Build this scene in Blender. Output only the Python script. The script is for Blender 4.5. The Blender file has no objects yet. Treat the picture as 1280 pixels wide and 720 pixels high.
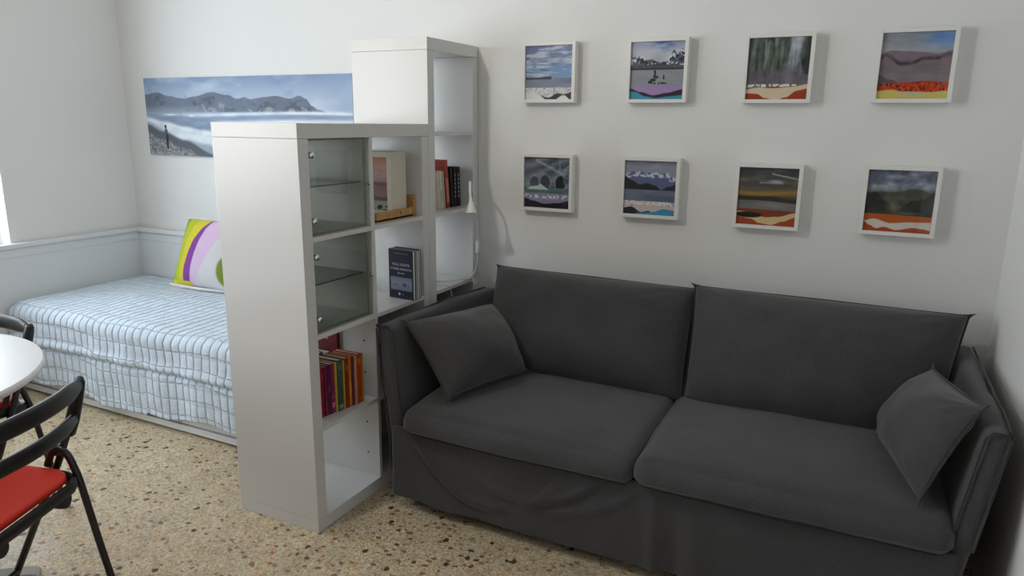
import bpy, bmesh, math, random
import numpy as np
from mathutils import Vector, Matrix, noise as mn

R = math.radians
col = bpy.context.scene.collection
scene = bpy.context.scene
random.seed(4)

# ------------------------------------------------------------------ camera
CP = Vector((2.0768, -3.0629, 1.4990)); YAW, PIT, ROL, F = .455112, .227323, .011273, 893.61
fwd = Vector((-math.sin(YAW)*math.cos(PIT), math.cos(YAW)*math.cos(PIT), -math.sin(PIT)))
rgt = Vector((math.cos(YAW), math.sin(YAW), 0)); upv = rgt.cross(fwd)
cr, sr = math.cos(ROL), math.sin(ROL)
X_ = rgt*cr + upv*sr; Y_ = upv*cr - rgt*sr
cd = bpy.data.cameras.new('camera'); cam = bpy.data.objects.new('camera', cd); col.objects.link(cam)
M4 = Matrix((X_, Y_, -fwd)).transposed().to_4x4(); M4.translation = CP
cam.matrix_world = M4
cd.sensor_width = 36; cd.lens = F/1280*36; cd.clip_start = .05
scene.camera = cam

# ------------------------------------------------------------------ world and lamps
w = bpy.data.worlds.new('world'); scene.world = w; w.use_nodes = True
bg = w.node_tree.nodes['Background']; bg.inputs[0].default_value = (.80, .90, 1, 1); bg.inputs[1].default_value = 1.9

def light(name, kind, loc, energy, color, size=.1, size_y=None, direction=None):
    l = bpy.data.lights.new(name, kind); l.energy = energy; l.color = color
    if kind == 'AREA':
        l.shape = 'RECTANGLE'; l.size = size; l.size_y = size_y or size
    else: l.shadow_soft_size = size
    o = bpy.data.objects.new(name, l); col.objects.link(o); o.location = loc
    if direction: o.rotation_euler = Vector(direction).to_track_quat('-Z', 'Y').to_euler()
    return o
light('ceiling_lamp_light', 'POINT', (.22, -1.72, 2.22), 20, (1, .93, .84), .032)
light('window_daylight', 'AREA', (-2.30, -1.55, 1.55), 25, (.82, .92, 1), 1.4, 1.4, (1, 0, -.12))
light('added_fill_light', 'AREA', (-2.30, -3.45, 1.55), 34, (.88, .94, 1), 1.5, 1.4, (1, .25, -.05))  # added fill from the left, through a made-up window out of view

vs = scene.view_settings
vs.view_transform = 'Standard'; vs.look = 'None'; vs.gamma = 1; vs.use_curve_mapping = False; vs.exposure = 0.30

# ------------------------------------------------------------------ materials
def lin(c):
    c = np.asarray(c, float); return np.where(c <= .04045, c/12.92, ((c+.055)/1.055)**2.4)
def hexc(h): return tuple(lin([int(h[i:i+2], 16)/255 for i in (0, 2, 4)]))
def mat(name, c, rough=.5, metal=0, spec=.5, bump=None, var=None, coat=0, sheen=0):
    m = bpy.data.materials.new(name); m.use_nodes = True; nt = m.node_tree; b = nt.nodes['Principled BSDF']
    if isinstance(c, str): c = hexc(c)
    b.inputs['Base Color'].default_value = (*c, 1); b.inputs['Roughness'].default_value = rough
    b.inputs['Metallic'].default_value = metal; b.inputs['Specular IOR Level'].default_value = spec
    b.inputs['Coat Weight'].default_value = coat; b.inputs['Sheen Weight'].default_value = sheen
    tc = nt.nodes.new('ShaderNodeTexCoord')
    if var:      # (scale, amount): slight mottling of the thing's own colour
        n = nt.nodes.new('ShaderNodeTexNoise'); n.inputs['Scale'].default_value = var[0]; n.inputs['Detail'].default_value = 4
        nt.links.new(tc.outputs['Object'], n.inputs['Vector'])
        mr = nt.nodes.new('ShaderNodeMapRange'); mr.inputs[1].default_value = .3; mr.inputs[2].default_value = .7
        mr.inputs[3].default_value = 1-var[1]; mr.inputs[4].default_value = 1+var[1]
        nt.links.new(n.outputs['Fac'], mr.inputs[0])
        mx = nt.nodes.new('ShaderNodeVectorMath'); mx.operation = 'SCALE'; mx.inputs[0].default_value = c
        nt.links.new(mr.outputs[0], mx.inputs['Scale']); nt.links.new(mx.outputs[0], b.inputs['Base Color'])
    if bump:     # (scale, strength)
        n = nt.nodes.new('ShaderNodeTexNoise'); n.inputs['Scale'].default_value = bump[0]; n.inputs['Detail'].default_value = 3
        nt.links.new(tc.outputs['Object'], n.inputs['Vector'])
        bp_ = nt.nodes.new('ShaderNodeBump'); bp_.inputs['Strength'].default_value = bump[1]; bp_.inputs['Distance'].default_value = .004
        nt.links.new(n.outputs['Fac'], bp_.inputs['Height']); nt.links.new(bp_.outputs[0], b.inputs['Normal'])
    return m
def mat_fabric(name, c, scale=420, strength=.5, var=(9, .08)):
    m = mat(name, c, .92, spec=.15, bump=(scale, strength*.8), sheen=.25); nt = m.node_tree; b = nt.nodes['Principled BSDF']
    tc = [n for n in nt.nodes if n.type == 'TEX_COORD'][0]; last = None
    for sc_, am in (var, (190, .16)):      # broad mottling, then the heathered yarn
        n = nt.nodes.new('ShaderNodeTexNoise'); n.inputs['Scale'].default_value = sc_; n.inputs['Detail'].default_value = 3; nt.links.new(tc.outputs['Object'], n.inputs['Vector'])
        mr = nt.nodes.new('ShaderNodeMapRange'); mr.inputs[1].default_value = .3; mr.inputs[2].default_value = .7; mr.inputs[3].default_value = 1-am; mr.inputs[4].default_value = 1+am
        nt.links.new(n.outputs['Fac'], mr.inputs[0]); mx = nt.nodes.new('ShaderNodeVectorMath'); mx.operation = 'SCALE'
        if last is None: mx.inputs[0].default_value = tuple(c)
        else: nt.links.new(last.outputs[0], mx.inputs[0])
        nt.links.new(mr.outputs[0], mx.inputs['Scale']); last = mx
    nt.links.new(last.outputs[0], b.inputs['Base Color'])
    return m
def mat_glass(name, tint=(1, 1, 1), gloss=.06, rough=.02):
    m = bpy.data.materials.new(name); m.use_nodes = True; nt = m.node_tree; nt.nodes.clear()
    o = nt.nodes.new('ShaderNodeOutputMaterial'); mx = nt.nodes.new('ShaderNodeMixShader')
    t = nt.nodes.new('ShaderNodeBsdfTransparent'); t.inputs[0].default_value = (*tint, 1)
    g = nt.nodes.new('ShaderNodeBsdfGlossy'); g.inputs['Roughness'].default_value = rough
    fr = nt.nodes.new('ShaderNodeFresnel'); fr.inputs[0].default_value = 1.45
    ad = nt.nodes.new('ShaderNodeMath'); ad.operation = 'ADD'; ad.inputs[1].default_value = gloss-.03
    nt.links.new(fr.outputs[0], ad.inputs[0])
    ge = nt.nodes.new('ShaderNodeNewGeometry'); iv = nt.nodes.new('ShaderNodeMath'); iv.operation = 'SUBTRACT'; iv.inputs[0].default_value = 1
    nt.links.new(ge.outputs['Backfacing'], iv.inputs[1]); mu = nt.nodes.new('ShaderNodeMath'); mu.operation = 'MULTIPLY'   # reflect only off the outer faces
    nt.links.new(ad.outputs[0], mu.inputs[0]); nt.links.new(iv.outputs[0], mu.inputs[1]); nt.links.new(mu.outputs[0], mx.inputs[0])
    nt.links.new(t.outputs[0], mx.inputs[1]); nt.links.new(g.outputs[0], mx.inputs[2]); nt.links.new(mx.outputs[0], o.inputs[0])
    return m
def mat_attr(name, rough=.5, spec=.4):
    m = mat(name, (.5, .5, .5), rough, spec=spec); nt = m.node_tree
    a = nt.nodes.new('ShaderNodeAttribute'); a.attribute_name = 'paint'
    nt.links.new(a.outputs['Color'], nt.nodes['Principled BSDF'].inputs['Base Color']); return m

M_wall = mat('painted_plaster', (.81, .81, .795), .75, spec=.25, bump=(190, .10), var=(1.3, .012))
M_ceil = mat('ceiling_paint', (.62, .62, .60), .85)
M_lam = mat('white_laminate', (.68, .67, .65), .3, spec=.45, bump=(40, .02))
M_lamg = mat('grey_green_laminate', (.29, .29, .255), .4)
M_bedw = mat('white_bed_lacquer', (.74, .76, .77), .42, bump=(60, .04))
M_frame = mat('white_frame_lacquer', (.82, .81, .78), .4)
M_sofa = mat_fabric('charcoal_fabric', (.062, .061, .064))
M_seam = mat_fabric('charcoal_seam_fabric', (.036, .036, .038))
M_under = mat('sofa_frame_dark', (.02, .02, .02), .8)
M_woodleg = mat('pale_wood', (.48, .30, .20), .5, var=(30, .15))
M_tray = mat('oiled_pine', (.50, .26, .09), .45, var=(25, .2))
M_black = mat('black_plastic', (.010, .010, .011), .4, spec=.4, bump=(300, .15))
M_tube = mat('black_steel', (.012, .011, .013), .35, spec=.5)
M_seat = mat('red_seat_plastic', (.56, .028, .012), .5, spec=.35, bump=(260, .15), var=(5, .08))
M_table = mat('white_table_top', (.66, .67, .69), .28, spec=.5)
M_pedestal = mat('grey_table_base', (.42, .41, .39), .45)
M_quilt = mat_fabric('quilt_cotton', (.61, .70, .80), 300, .3, (14, .05))
M_white = mat('white_plastic', (.78, .78, .77), .35)
M_cable = mat('white_cable', (.70, .70, .68), .5)
M_chrome = mat('chrome', (.75, .75, .75), .2, metal=1)
M_hole = mat('dark_hole', (.03, .03, .03), .8)
M_paper = mat('book_paper', (.62, .55, .42), .85, bump=(500, .3), var=(60, .08))
M_paint = mat_attr('printed_paper', .35, .4)
M_canvas = mat_attr('printed_canvas', .6, .25)
M_cush = mat_attr('printed_cotton', .9, .1)
M_glass = mat_glass('picture_glass', (.97, .97, .97), .035)
M_door = mat_glass('tinted_door_glass', (.83, .84, .80), .06)
M_shelfglass = mat_glass('shelf_glass', (.45, .52, .48), .08)
M_wing = mat_glass('window_glass', (1, 1, 1), .03)
M_silver = mat('silver_print', (.45, .45, .47), .4)
M_whprint = mat('white_print', (.62, .64, .70), .6)

def terrazzo():
    m = bpy.data.materials.new('terrazzo'); m.use_nodes = True; nt = m.node_tree; b = nt.nodes['Principled BSDF']
    N = lambda t: nt.nodes.new(t); L = nt.links.new
    tc = N('ShaderNodeTexCoord'); wn = N('ShaderNodeTexNoise'); wn.inputs['Scale'].default_value = 85; wn.inputs['Detail'].default_value = 2
    L(tc.outputs['Object'], wn.inputs['Vector'])
    sub = N('ShaderNodeVectorMath'); sub.operation = 'SUBTRACT'; sub.inputs[1].default_value = (.5, .5, .5); L(wn.outputs['Color'], sub.inputs[0])
    sc = N('ShaderNodeVectorMath'); sc.operation = 'SCALE'; sc.inputs['Scale'].default_value = .017; L(sub.outputs[0], sc.inputs[0])
    ad = N('ShaderNodeVectorMath'); ad.operation = 'ADD'; L(tc.outputs['Object'], ad.inputs[0]); L(sc.outputs[0], ad.inputs[1])
    def chips(scale, ramp, stretch=(1, 1, 1), rot=0):
        mp = N('ShaderNodeMapping'); mp.inputs['Scale'].default_value = stretch; mp.inputs['Rotation'].default_value = (0, 0, rot); L(ad.outputs[0], mp.inputs[0])
        v = N('ShaderNodeTexVoronoi'); v.inputs['Scale'].default_value = scale; L(mp.outputs[0], v.inputs['Vector'])
        s = N('ShaderNodeSeparateColor'); L(v.outputs['Color'], s.inputs[0])
        r = N('ShaderNodeValToRGB'); r.color_ramp.interpolation = 'CONSTANT'; e = r.color_ramp.elements
        for i, (p, c) in enumerate(ramp):
            el = e[i] if i < 2 else e.new(p)
            el.position = p; el.color = (*hexc(c), 1)
        L(s.outputs[0], r.inputs[0]); return v, s, r
    base = [(0, 'b9aa8a'), (.16, 'c8bba2'), (.34, 'c0a070'), (.46, 'ab9f8c'), (.6, 'ccc4b2'), (.72, 'b88c64'), (.78, '9f988c'), (.87, 'c8ae7c'), (.94, '94765c'), (.975, '7c6450')]
    v1, s1, r1 = chips(62, base)
    v2, s2, r2 = chips(150, [(0, 'c0b498'), (.3, 'b2a58c'), (.5, 'c8beaa'), (.7, 'b09a78'), (.88, '9a8a74')])
    def mix(fac, a, b_):
        mx = N('ShaderNodeMix'); mx.data_type = 'RGBA'; L(fac, mx.inputs[0]); L(a, mx.inputs[6]); L(b_, mx.inputs[7]); return mx.outputs[2]
    def lt(sock, v, op='LESS_THAN'):
        q = N('ShaderNodeMath'); q.operation = op; q.inputs[1].default_value = v; L(sock, q.inputs[0]); return q.outputs[0]
    def mul(a, b_):
        q = N('ShaderNodeMath'); q.operation = 'MULTIPLY'; L(a, q.inputs[0]); L(b_, q.inputs[1]); return q.outputs[0]
    c = mix(lt(v1.outputs['Distance'], .36), r2.outputs[0], r1.outputs[0])
    v3, s3, r3 = chips(30, [(0, '7c6a58'), (.3, '94705a'), (.45, '8e8676'), (.62, '5f5044'), (.75, '9c6a4c'), (.88, 'a09a90')], (1, 1.35, 1), .5)
    c = mix(mul(lt(v3.outputs['Distance'], .33), lt(s3.outputs[1], .34)), c, r3.outputs[0])
    v4, s4, r4 = chips(20, [(0, '59442f'), (.4, '4a3a33'), (.72, '7a4c38'), (.85, 'a89478')], (1.2, 1, 1), -.3)
    c = mix(mul(lt(v4.outputs['Distance'], .26), lt(s4.outputs[1], .16)), c, r4.outputs[0])
    bn = N('ShaderNodeTexNoise'); bn.inputs['Scale'].default_value = 9; bn.inputs['Detail'].default_value = 3; L(tc.outputs['Object'], bn.inputs['Vector'])
    mr = N('ShaderNodeMapRange'); mr.inputs[1].default_value = .3; mr.inputs[2].default_value = .7; mr.inputs[3].default_value = .88; mr.inputs[4].default_value = 1.08; L(bn.outputs['Fac'], mr.inputs[0])
    vm = N('ShaderNodeVectorMath'); vm.operation = 'SCALE'; L(c, vm.inputs[0]); L(mr.outputs[0], vm.inputs['Scale'])
    n5 = N('ShaderNodeTexNoise'); n5.inputs['Scale'].default_value = 26; n5.inputs['Detail'].default_value = 2; L(tc.outputs['Object'], n5.inputs['Vector'])
    r5 = N('ShaderNodeValToRGB'); e5 = r5.color_ramp.elements; e5[0].position = .36; e5[0].color = (1.04, .94, .90, 1); e5[1].position = .64; e5[1].color = (1.10, 1.02, .88, 1); q5 = e5.new(.5); q5.color = (.98, 1, 1, 1)
    L(n5.outputs['Fac'], r5.inputs[0]); vv = N('ShaderNodeVectorMath'); vv.operation = 'MULTIPLY'; L(vm.outputs[0], vv.inputs[0]); L(r5.outputs[0], vv.inputs[1])
    L(vv.outputs[0], b.inputs['Base Color']); b.inputs['Roughness'].default_value = .38; b.inputs['Specular IOR Level'].default_value = .4
    return m
M_floor = terrazzo()

# ------------------------------------------------------------------ object helpers
# Vertices are always given in world space (or in the frame of `parent` when that parent is rotated).
ORG = {}
def tag(o, label=None, cat=None, group=None, kind=None):
    if label: o['label'] = label
    if cat: o['category'] = cat
    if group: o['group'] = group
    if kind: o['kind'] = kind
    return o
def thing(name, label, cat, loc=(0, 0, 0), rz=0, group=None):
    o = bpy.data.objects.new(name, None); col.objects.link(o); o.empty_display_size = .1
    o.location = loc; o.rotation_euler = (0, 0, rz); ORG[o.name] = Vector((0, 0, 0)) if rz else Vector(loc)
    return tag(o, label, cat, group)
def obj(name, bm, m, parent=None, smooth=False, auto=None, label=None):
    me = bpy.data.meshes.new(name)
    if parent is not None: org = ORG.get(parent.name, Vector((0, 0, 0)))
    else:
        vs_ = [v.co for v in bm.verts]
        mi = Vector([min(v[i] for v in vs_) for i in range(3)]); ma = Vector([max(v[i] for v in vs_) for i in range(3)])
        org = Vector(((mi.x+ma.x)/2, (mi.y+ma.y)/2, mi.z))
    bmesh.ops.translate(bm, verts=bm.verts, vec=-org)
    bm.to_mesh(me); bm.free()
    ms = m if isinstance(m, (list, tuple)) else [m]
    for q in ms: me.materials.append(q)
    if smooth or auto:
        me.polygons.foreach_set('use_smooth', [True]*len(me.polygons))
    if auto: me.set_sharp_from_angle(angle=R(auto))
    o = bpy.data.objects.new(name, me); col.objects.link(o)
    if parent is not None: o.parent = parent; ORG[o.name] = org
    else: o.location = org; ORG[o.name] = org
    if label: o['label'] = label
    return o
def box(bm, x0, x1, y0, y1, z0, z1, bev=0, rot=None, mi=0):
    c = Vector(((x0+x1)/2, (y0+y1)/2, (z0+z1)/2))
    M = Matrix.Translation(c)
    if rot is not None: M = M @ rot.to_4x4()
    M = M @ Matrix.Diagonal((abs(x1-x0), abs(y1-y0), abs(z1-z0), 1))
    r = bmesh.ops.create_cube(bm, size=1, matrix=M)
    for f in set(f for v in r['verts'] for f in v.link_faces): f.material_index = mi
    if bev:
        es = list(set(e for v in r['verts'] for e in v.link_edges))
        bmesh.ops.bevel(bm, geom=es, offset=bev, segments=2, profile=.6, affect='EDGES')
    return bm
def bx(*a, **k): return box(bmesh.new(), *a, **k)
def tube(bm, pts, r, seg=10, closed=False, flat=None):
    pts = [Vector(p) for p in pts]; n = len(pts); rs = r if isinstance(r, (list, tuple)) else [r]*n
    rings = []; prev = None
    for i, p in enumerate(pts):
        a = pts[(i-1) % n] if (closed or i > 0) else p; b = pts[(i+1) % n] if (closed or i < n-1) else p
        t = (b-a).normalized()
        if prev is None: u = t.orthogonal().normalized()
        else: u = (prev - t*prev.dot(t)).normalized()
        prev = u; v = t.cross(u)
        rings.append([bm.verts.new(p + (u*math.cos(k*2*math.pi/seg) + v*math.sin(k*2*math.pi/seg))*rs[i]) for k in range(seg)])
    for i in range(n if closed else n-1):
        A, B = rings[i], rings[(i+1) % n]
        for k in range(seg): bm.faces.new((A[k], A[(k+1) % seg], B[(k+1) % seg], B[k]))
    if not closed:
        bm.faces.new(rings[0][::-1]); bm.faces.new(rings[-1])
    return bm
def smooth_path(pts, n=8):
    P = [Vector(p) for p in pts]; out = []
    for i in range(len(P)-1):
        p0 = P[max(i-1, 0)]; p1 = P[i]; p2 = P[i+1]; p3 = P[min(i+2, len(P)-1)]
        for k in range(n):
            t = k/n
            out.append(.5*((2*p1)+(p2-p0)*t+(2*p0-5*p1+4*p2-p3)*t*t+(3*p1-p0-3*p2+p3)*t**3))
    out.append(P[-1]); return out
def lathe(bm, prof, c, seg=32, axis=None):
    rings = []; c = Vector(c); Q = axis.to_3x3() if axis is not None else None
    for r, z in prof:
        ring = []
        for k in range(seg):
            p = Vector((r*math.cos(k*2*math.pi/seg), r*math.sin(k*2*math.pi/seg), z))
            if Q is not None: p = Q @ p
            ring.append(bm.verts.new(c+p))
        rings.append(ring)
    for A, B in zip(rings, rings[1:]):
        for k in range(seg): bm.faces.new((A[k], A[(k+1) % seg], B[(k+1) % seg], B[k]))
    bm.faces.new(rings[0][::-1]); bm.faces.new(rings[-1]); return bm
def grid(bm, nu, nv, fn, mi=0):
    V = [[bm.verts.new(fn(i/nu, j/nv)) for i in range(nu+1)] for j in range(nv+1)]
    for j in range(nv):
        for i in range(nu):
            f = bm.faces.new((V[j][i], V[j][i+1], V[j+1][i+1], V[j+1][i])); f.material_index = mi
    return V
def wr(p, s, a, seed=0):   # smooth wrinkle noise
    return mn.noise(Vector(p)*s + Vector((seed*7.3, seed*3.1, seed*1.7)))*a

# ------------------------------------------------------------------ room
XL, XR, YB, YF, ZC = -2.12, 2.552, 0.0, -4.6, 2.75
def struct(name, bm, m): return tag(obj(name, bm, m), kind='structure')
struct('floor', bx(XL-.3, XR+.2, YF-.2, YB+.2, -.08, 0), M_floor)
struct('ceiling', bx(XL-.3, XR+.2, YF-.2, YB+.2, ZC, ZC+.08), M_ceil)
struct('wall_back', bx(XL-.3, XR+.2, YB, YB+.15, 0, ZC), M_wall)
struct('wall_right', bx(XR, XR+.15, YF, YB, 0, ZC), M_wall)
WY0, WY1, WZ0, WZ1 = -2.25, -.785, .80, 2.35
b = bx(XL-.3, XL, WY1, YB, 0, ZC); box(b, XL-.3, XL, YF, -4.25, 0, ZC); box(b, XL-.3, XL, -2.65, WY0, 0, ZC); box(b, XL-.3, XL, -4.25, -2.65, 0, WZ0); box(b, XL-.3, XL, -4.25, -2.65, WZ1, ZC); box(b, XL-.3, XL, WY0, WY1, 0, WZ0); box(b, XL-.3, XL, WY0, WY1, WZ1, ZC)
struct('wall_left', b, M_wall)
struct('wall_front', bx(XL, XR, YF-.15, YF, 0, ZC), mat('bounce_cut_wall', (.16, .15, .14), .8))  # unseen wall, kept dark to cut bounced light on the right
for nm, w0, w1 in (('window_1', WY0, WY1), ('added_fill_window', -4.25, -2.65)):  # the second, unseen window is added to let the fill light in
    win = struct(nm, bx(XL-.16, XL-.155, w0+.05, w1-.05, WZ0+.05, WZ1-.05), M_wing); wm = (w0+w1)/2
    for a in ((w0, w0+.06, WZ0, WZ1), (w1-.06, w1, WZ0, WZ1), (w0+.06, w1-.06, WZ0, WZ0+.06), (w0+.06, w1-.06, WZ1-.06, WZ1), (wm-.035, wm+.035, WZ0+.06, WZ1-.06)):
        obj('window_frame', bx(XL-.19, XL-.12, *a, bev=.004), M_white, win)

# ------------------------------------------------------------------ shelf units
SP = .0165; CELL = .3350; FR = .05; DX = .39
def shelf(name, label, y0, y1, rows, cols, parts_label=None):
    H = FR*2 + rows*CELL + (rows-1)*SP
    t = thing(name, label, 'bookcase', (DX/2, (y0+y1)/2, 0), 0)
    obj('top_panel', bx(0, DX, y0, y1, H-FR, H, bev=.0012), M_lam, t)
    obj('bottom_panel', bx(0, DX, y0, y1, 0, FR, bev=.0012), M_lam, t)
    obj('side_panel', bx(0, DX, y0, y0+FR, FR+.0008, H-FR-.0008, bev=.001), M_lam, t)
    obj('side_panel', bx(0, DX, y1-FR, y1, FR+.0008, H-FR-.0008, bev=.001), M_lam, t)
    ys = [(y0+FR, y1-FR)]
    if cols == 2:
        ym = (y0+y1)/2
        obj('divider_panel', bx(.002, DX-.002, ym-SP/2, ym+SP/2, FR, H-FR), M_lam, t)
        ys = [(y0+FR, ym-SP/2), (ym+SP/2, y1-FR)]
    for k in range(1, rows):
        z = FR + k*CELL + (k-1)*SP
        for a, c in ys: obj('shelf_panel', bx(.002, DX-.002, a, c, z, z+SP), M_lam, t)
    # small round screw holes in the inner sides
    for k in range(rows if cols == 2 else 0):
        z = FR + k*(CELL+SP)
        for a, c in ys[:1]:
            for dz in (.10, .235):
                obj('screw_hole', lathe(bmesh.new(), [(.0042, -.0006), (.0042, .0006)], (.33, c-.0002, z+dz), 8, Matrix.Rotation(R(90), 4, 'X')), M_hole, t)
    return t, ys
NY0, NY1, TY1 = -1.2295, -.4415, -.0045
near, ysn = shelf('cube_bookcase', 'lower white bookcase unit with glass doors, standing beside the dark sofa', NY0, NY1, 4, 2)
tall, yst = shelf('cube_bookcase', 'tall narrow white bookcase unit standing against the back wall', NY1+.0015, TY1, 5, 1)
def zs(k): return FR + k*(CELL+SP)      # top of the shelf under row k
# glazed inserts in the two upper near cells
ya, yb = ysn[0]
for k in (2, 3):
    z0, z1 = zs(k), zs(k)+CELL
    b = bx(.02, .36, ya+.0005, ya+.008, z0+.0005, z1-.0005); box(b, .02, .36, yb-.008, yb-.0005, z0+.0005, z1-.0005)
    box(b, .02, .36, ya+.008, yb-.008, z1-.008, z1-.0005); box(b, .02, .36, ya+.008, yb-.008, z0+.0005, z0+.008)
    ins = obj('cabinet_insert', b, M_lamg, near, label='grey cabinet insert box behind glass door')
    obj('glass_shelf', bx(.022, .345, ya+.0085, yb-.0085, z0+.166, z0+.171), M_shelfglass, ins, label='clear glass shelf')
    d = obj('door', bx(.379, .384, ya+.004, yb-.004, z0+.004, z1-.004, bev=.0008), M_door, near, label='smoky glass door')
    for zz in (z0+.055, z1-.055):
        b = bmesh.new(); lathe(b, [(.0085, 0), (.0115, .002), (.0115, .006), (.007, .010), (.001, .0112)], (.384, ya+.018, zz), 16, Matrix.Rotation(R(90), 4, 'Y'))
        box(b, .362, .379, ya+.009, ya+.022, zz-.009, zz+.009, bev=.002)
        obj('hinge', b, M_chrome, d, auto=40)
    b = bmesh.new(); lathe(b, [(.003, 0), (.003, .007), (.006, .009), (.006, .016), (.002, .018)], (.384, yb-.022, z0+.165), 12, Matrix.Rotation(R(90), 4, 'Y'))
    obj('knob', b, M_chrome, d, auto=40)

# ------------------------------------------------------------------ books
def book(label, c, w, d, h, color, group=None, spine=None, text=None, lean=0, rz=0, name='book'):
    """spine towards +x; w along y, d along x, h up.  c = bottom of the spine, near-side corner"""
    t = thing(name, label, 'book', c, rz or 1e-6, group)
    if lean: t.rotation_euler[0] = lean
    m = mat('book_cover', color, .45, var=(40, .12))
    b = bx(-d, -.002, 0, .0016, 0, h); box(b, -d, -.002, w-.0016, w, 0, h); box(b, -.002, 0, 0, w, 0, h, bev=.0004)
    cv = obj('cover', b, m, t)
    obj('pages', bx(-d+.003, -.002, .0016, w-.0016, .003, h-.003), M_paper, t)
    if spine:
        for z0, z1, cc in spine:
            obj('spine_label', bx(-.0006, .0005, .0012, w-.0012, h*z0, h*z1), mat('spine_print', cc, .5), cv)
    return t
G1 = 'paperbacks in the lower near cell'
row = [('cream paperback, first at the left end of the paperback row', .010, .165, 'c8b06a', None),
       ('crimson paperback with plain spine, second in the paperback row', .017, .178, '8c1c34', [(.7, .9, 'a02838')]),
       ('dark red paperback beside the crimson one in the paperback row', .015, .178, '74203c', [(.1, .3, '8c3048')]),
       ('purple paperback between the dark red and magenta books', .014, .180, '4e2450', [(.45, .6, '7c3458')]),
       ('magenta paperback with pink blots at its spine foot, left of the yellow book', .019, .181, '84204c', [(.12, .22, 'd06a90'), (.3, .36, 'b04470')]),
       ('thin yellow paperback standing left of the green one', .010, .181, 'c2a83c', None),
       ('dark green paperback, tallest spine at the middle of the paperback row', .026, .187, '44584c', [(.05, .12, '7c9488'), (.8, .9, '5c7468')]),
       ('thin mustard paperback right of the green one', .009, .180, 'b89a3a', None),
       ('rust brown paperback in the right half of the paperback row', .019, .186, '8c3018', [(.75, .85, 'b05a28')]),
       ('bright orange paperback right of the rust brown one', .013, .184, 'd07820', [(.2, .5, 'e09030')]),
       ('plum paperback between two orange books', .012, .184, '683040', None),
       ('pale tan paperback near the right end of the paperback row', .014, .182, 'c09a74', None),
       ('orange red paperback, last but one at the right end', .021, .187, 'b84420', [(.8, .92, 'd87030')]),
       ('amber paperback, last at the right end of the paperback row', .009, .184, 'c07c20', None)]
y = ya + .060
for i, (lb, wd, h, cc, sp) in enumerate(row):
    book(lb, (.325+.040*i/13+random.uniform(-.002, .002), y, zs(1)+.0006), wd, .118, h*1.10, cc, G1, sp); y += wd+.0008
# back rank
for lb, y0_, wd, h, cc in (('worn book with dirty cream page top behind the paperbacks, by the side panel', ya+.10, .05, .205, '8a7458'),
                           ('thick tan book behind the paperbacks, beside the red cover', ya+.152, .055, .208, '6c6048'),
                           ('dark olive book behind the orange paperbacks', ya+.209, .050, .196, '2e3020')):
    book(lb, (.225, y0_, zs(1)+.0006), wd, .15, h, cc, 'books in the hidden back rank')
t = book('tall dark red book standing at the back with white lettering on its cover', (.205, ya+.3165, zs(1)+.0006), .018, .17, .278, '6a1018')
t_red = t

# books on the tall unit, shelf row 3
zt = zs(3)+.0006; yt0 = yst[0][0]
def lean_book(lb, yb_, wd, d, h, cc, lean, sp=None, xs=.33):
    return book(lb, (xs, yb_, zt), wd, d, h, cc, 'books on the tall unit', sp, lean=lean)
lean_book('cream white book leaning at the left of the tall unit shelf', -.265, .018, .12, .170, 'cfc8b4', R(6))
lean_book('off white paperback with faint spine print beside the cream white book', -.242, .019, .13, .176, 'd6cfbe', R(6), [(.2, .5, 'b8b0a0')])
lean_book('grey white thin paperback touching the brick red book', -.218, .012, .12, .172, 'bcb8ac', R(6))
lean_book('tall brick red book leaning left, tallest on the tall unit', -.193, .026, .15, .222, 'a84032', R(6), [(.12, .62, 'c07868'), (.02, .1, '5c4038')])
for lb, yy, wd, h, sp in (('black book with red tinge next to the brick red one', -.152, .020, .182, None), ('black book with silver spine lettering, middle of the three dark ones', -.126, .022, .186, 1), ('wide black book with silver spine lettering at the right end of the dark ones', -.098, .028, .186, 1)):
    t = lean_book(lb, yy, wd, .13, h, '1c1514' if sp is None else '121214', R(4) if sp is None else R(2))
    if sp:
        for k, zz in enumerate(np.linspace(.05, .15, 6)):
            obj('spine_lettering', bx(-.0004, .0006, wd*.35, wd*.62, zz-.006, zz+.005), M_silver, t)

# books facing the camera side on the near unit, row 2 far cell
def text(body, size, loc, parent, m, name='cover_lettering'):
    f = bpy.data.curves.new('lettering', 'FONT'); f.body = body; f.size = size; f.extrude = .0002; f.align_x = 'CENTER'
    o = bpy.data.objects.new('lettering', f); col.objects.link(o); bpy.context.view_layer.update()
    me = bpy.data.meshes.new_from_object(o.evaluated_get(bpy.context.evaluated_depsgraph_get())); bpy.data.objects.remove(o); bpy.data.curves.remove(f)
    me.name = name; me.materials.clear(); me.materials.append(m)
    me.transform(Matrix.Translation(Vector(loc)) @ Matrix.Rotation(R(90), 4, 'X'))
    o = bpy.data.objects.new(name, me); col.objects.link(o); o.parent = parent; return o
text('Utoria', .030, (-.085, -.0004, .222), t_red, M_whprint)
def cover_book(label, p0, p1, h, th, color, text=None, group=None):
    """cover spans p0 -> p1 (seen face), thickness goes back"""
    p0 = Vector((*p0, 0)); p1 = Vector((*p1, 0)); d = p1-p0; a = math.atan2(d.y, d.x); wd = d.length
    t = thing('book', label, 'book', (p0.x, p0.y, zs(2)+.0008), a if abs(a) > 1e-4 else 1e-4, group)
    m = mat('book_cover', color, .35)
    b = bx(0, wd, 0, .0014, 0, h); box(b, 0, wd, th-.0014, th, 0, h); box(b, -.0008, .0012, 0, th, 0, h)
    obj('cover', b, m, t); obj('pages', bx(.0012, wd-.002, .0014, th-.0014, .002, h-.002), mat('white_pages', (.66, .66, .63), .8, bump=(600, .3)), t)
    return t, wd
G2 = 'upright books in the middle cell'
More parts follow.
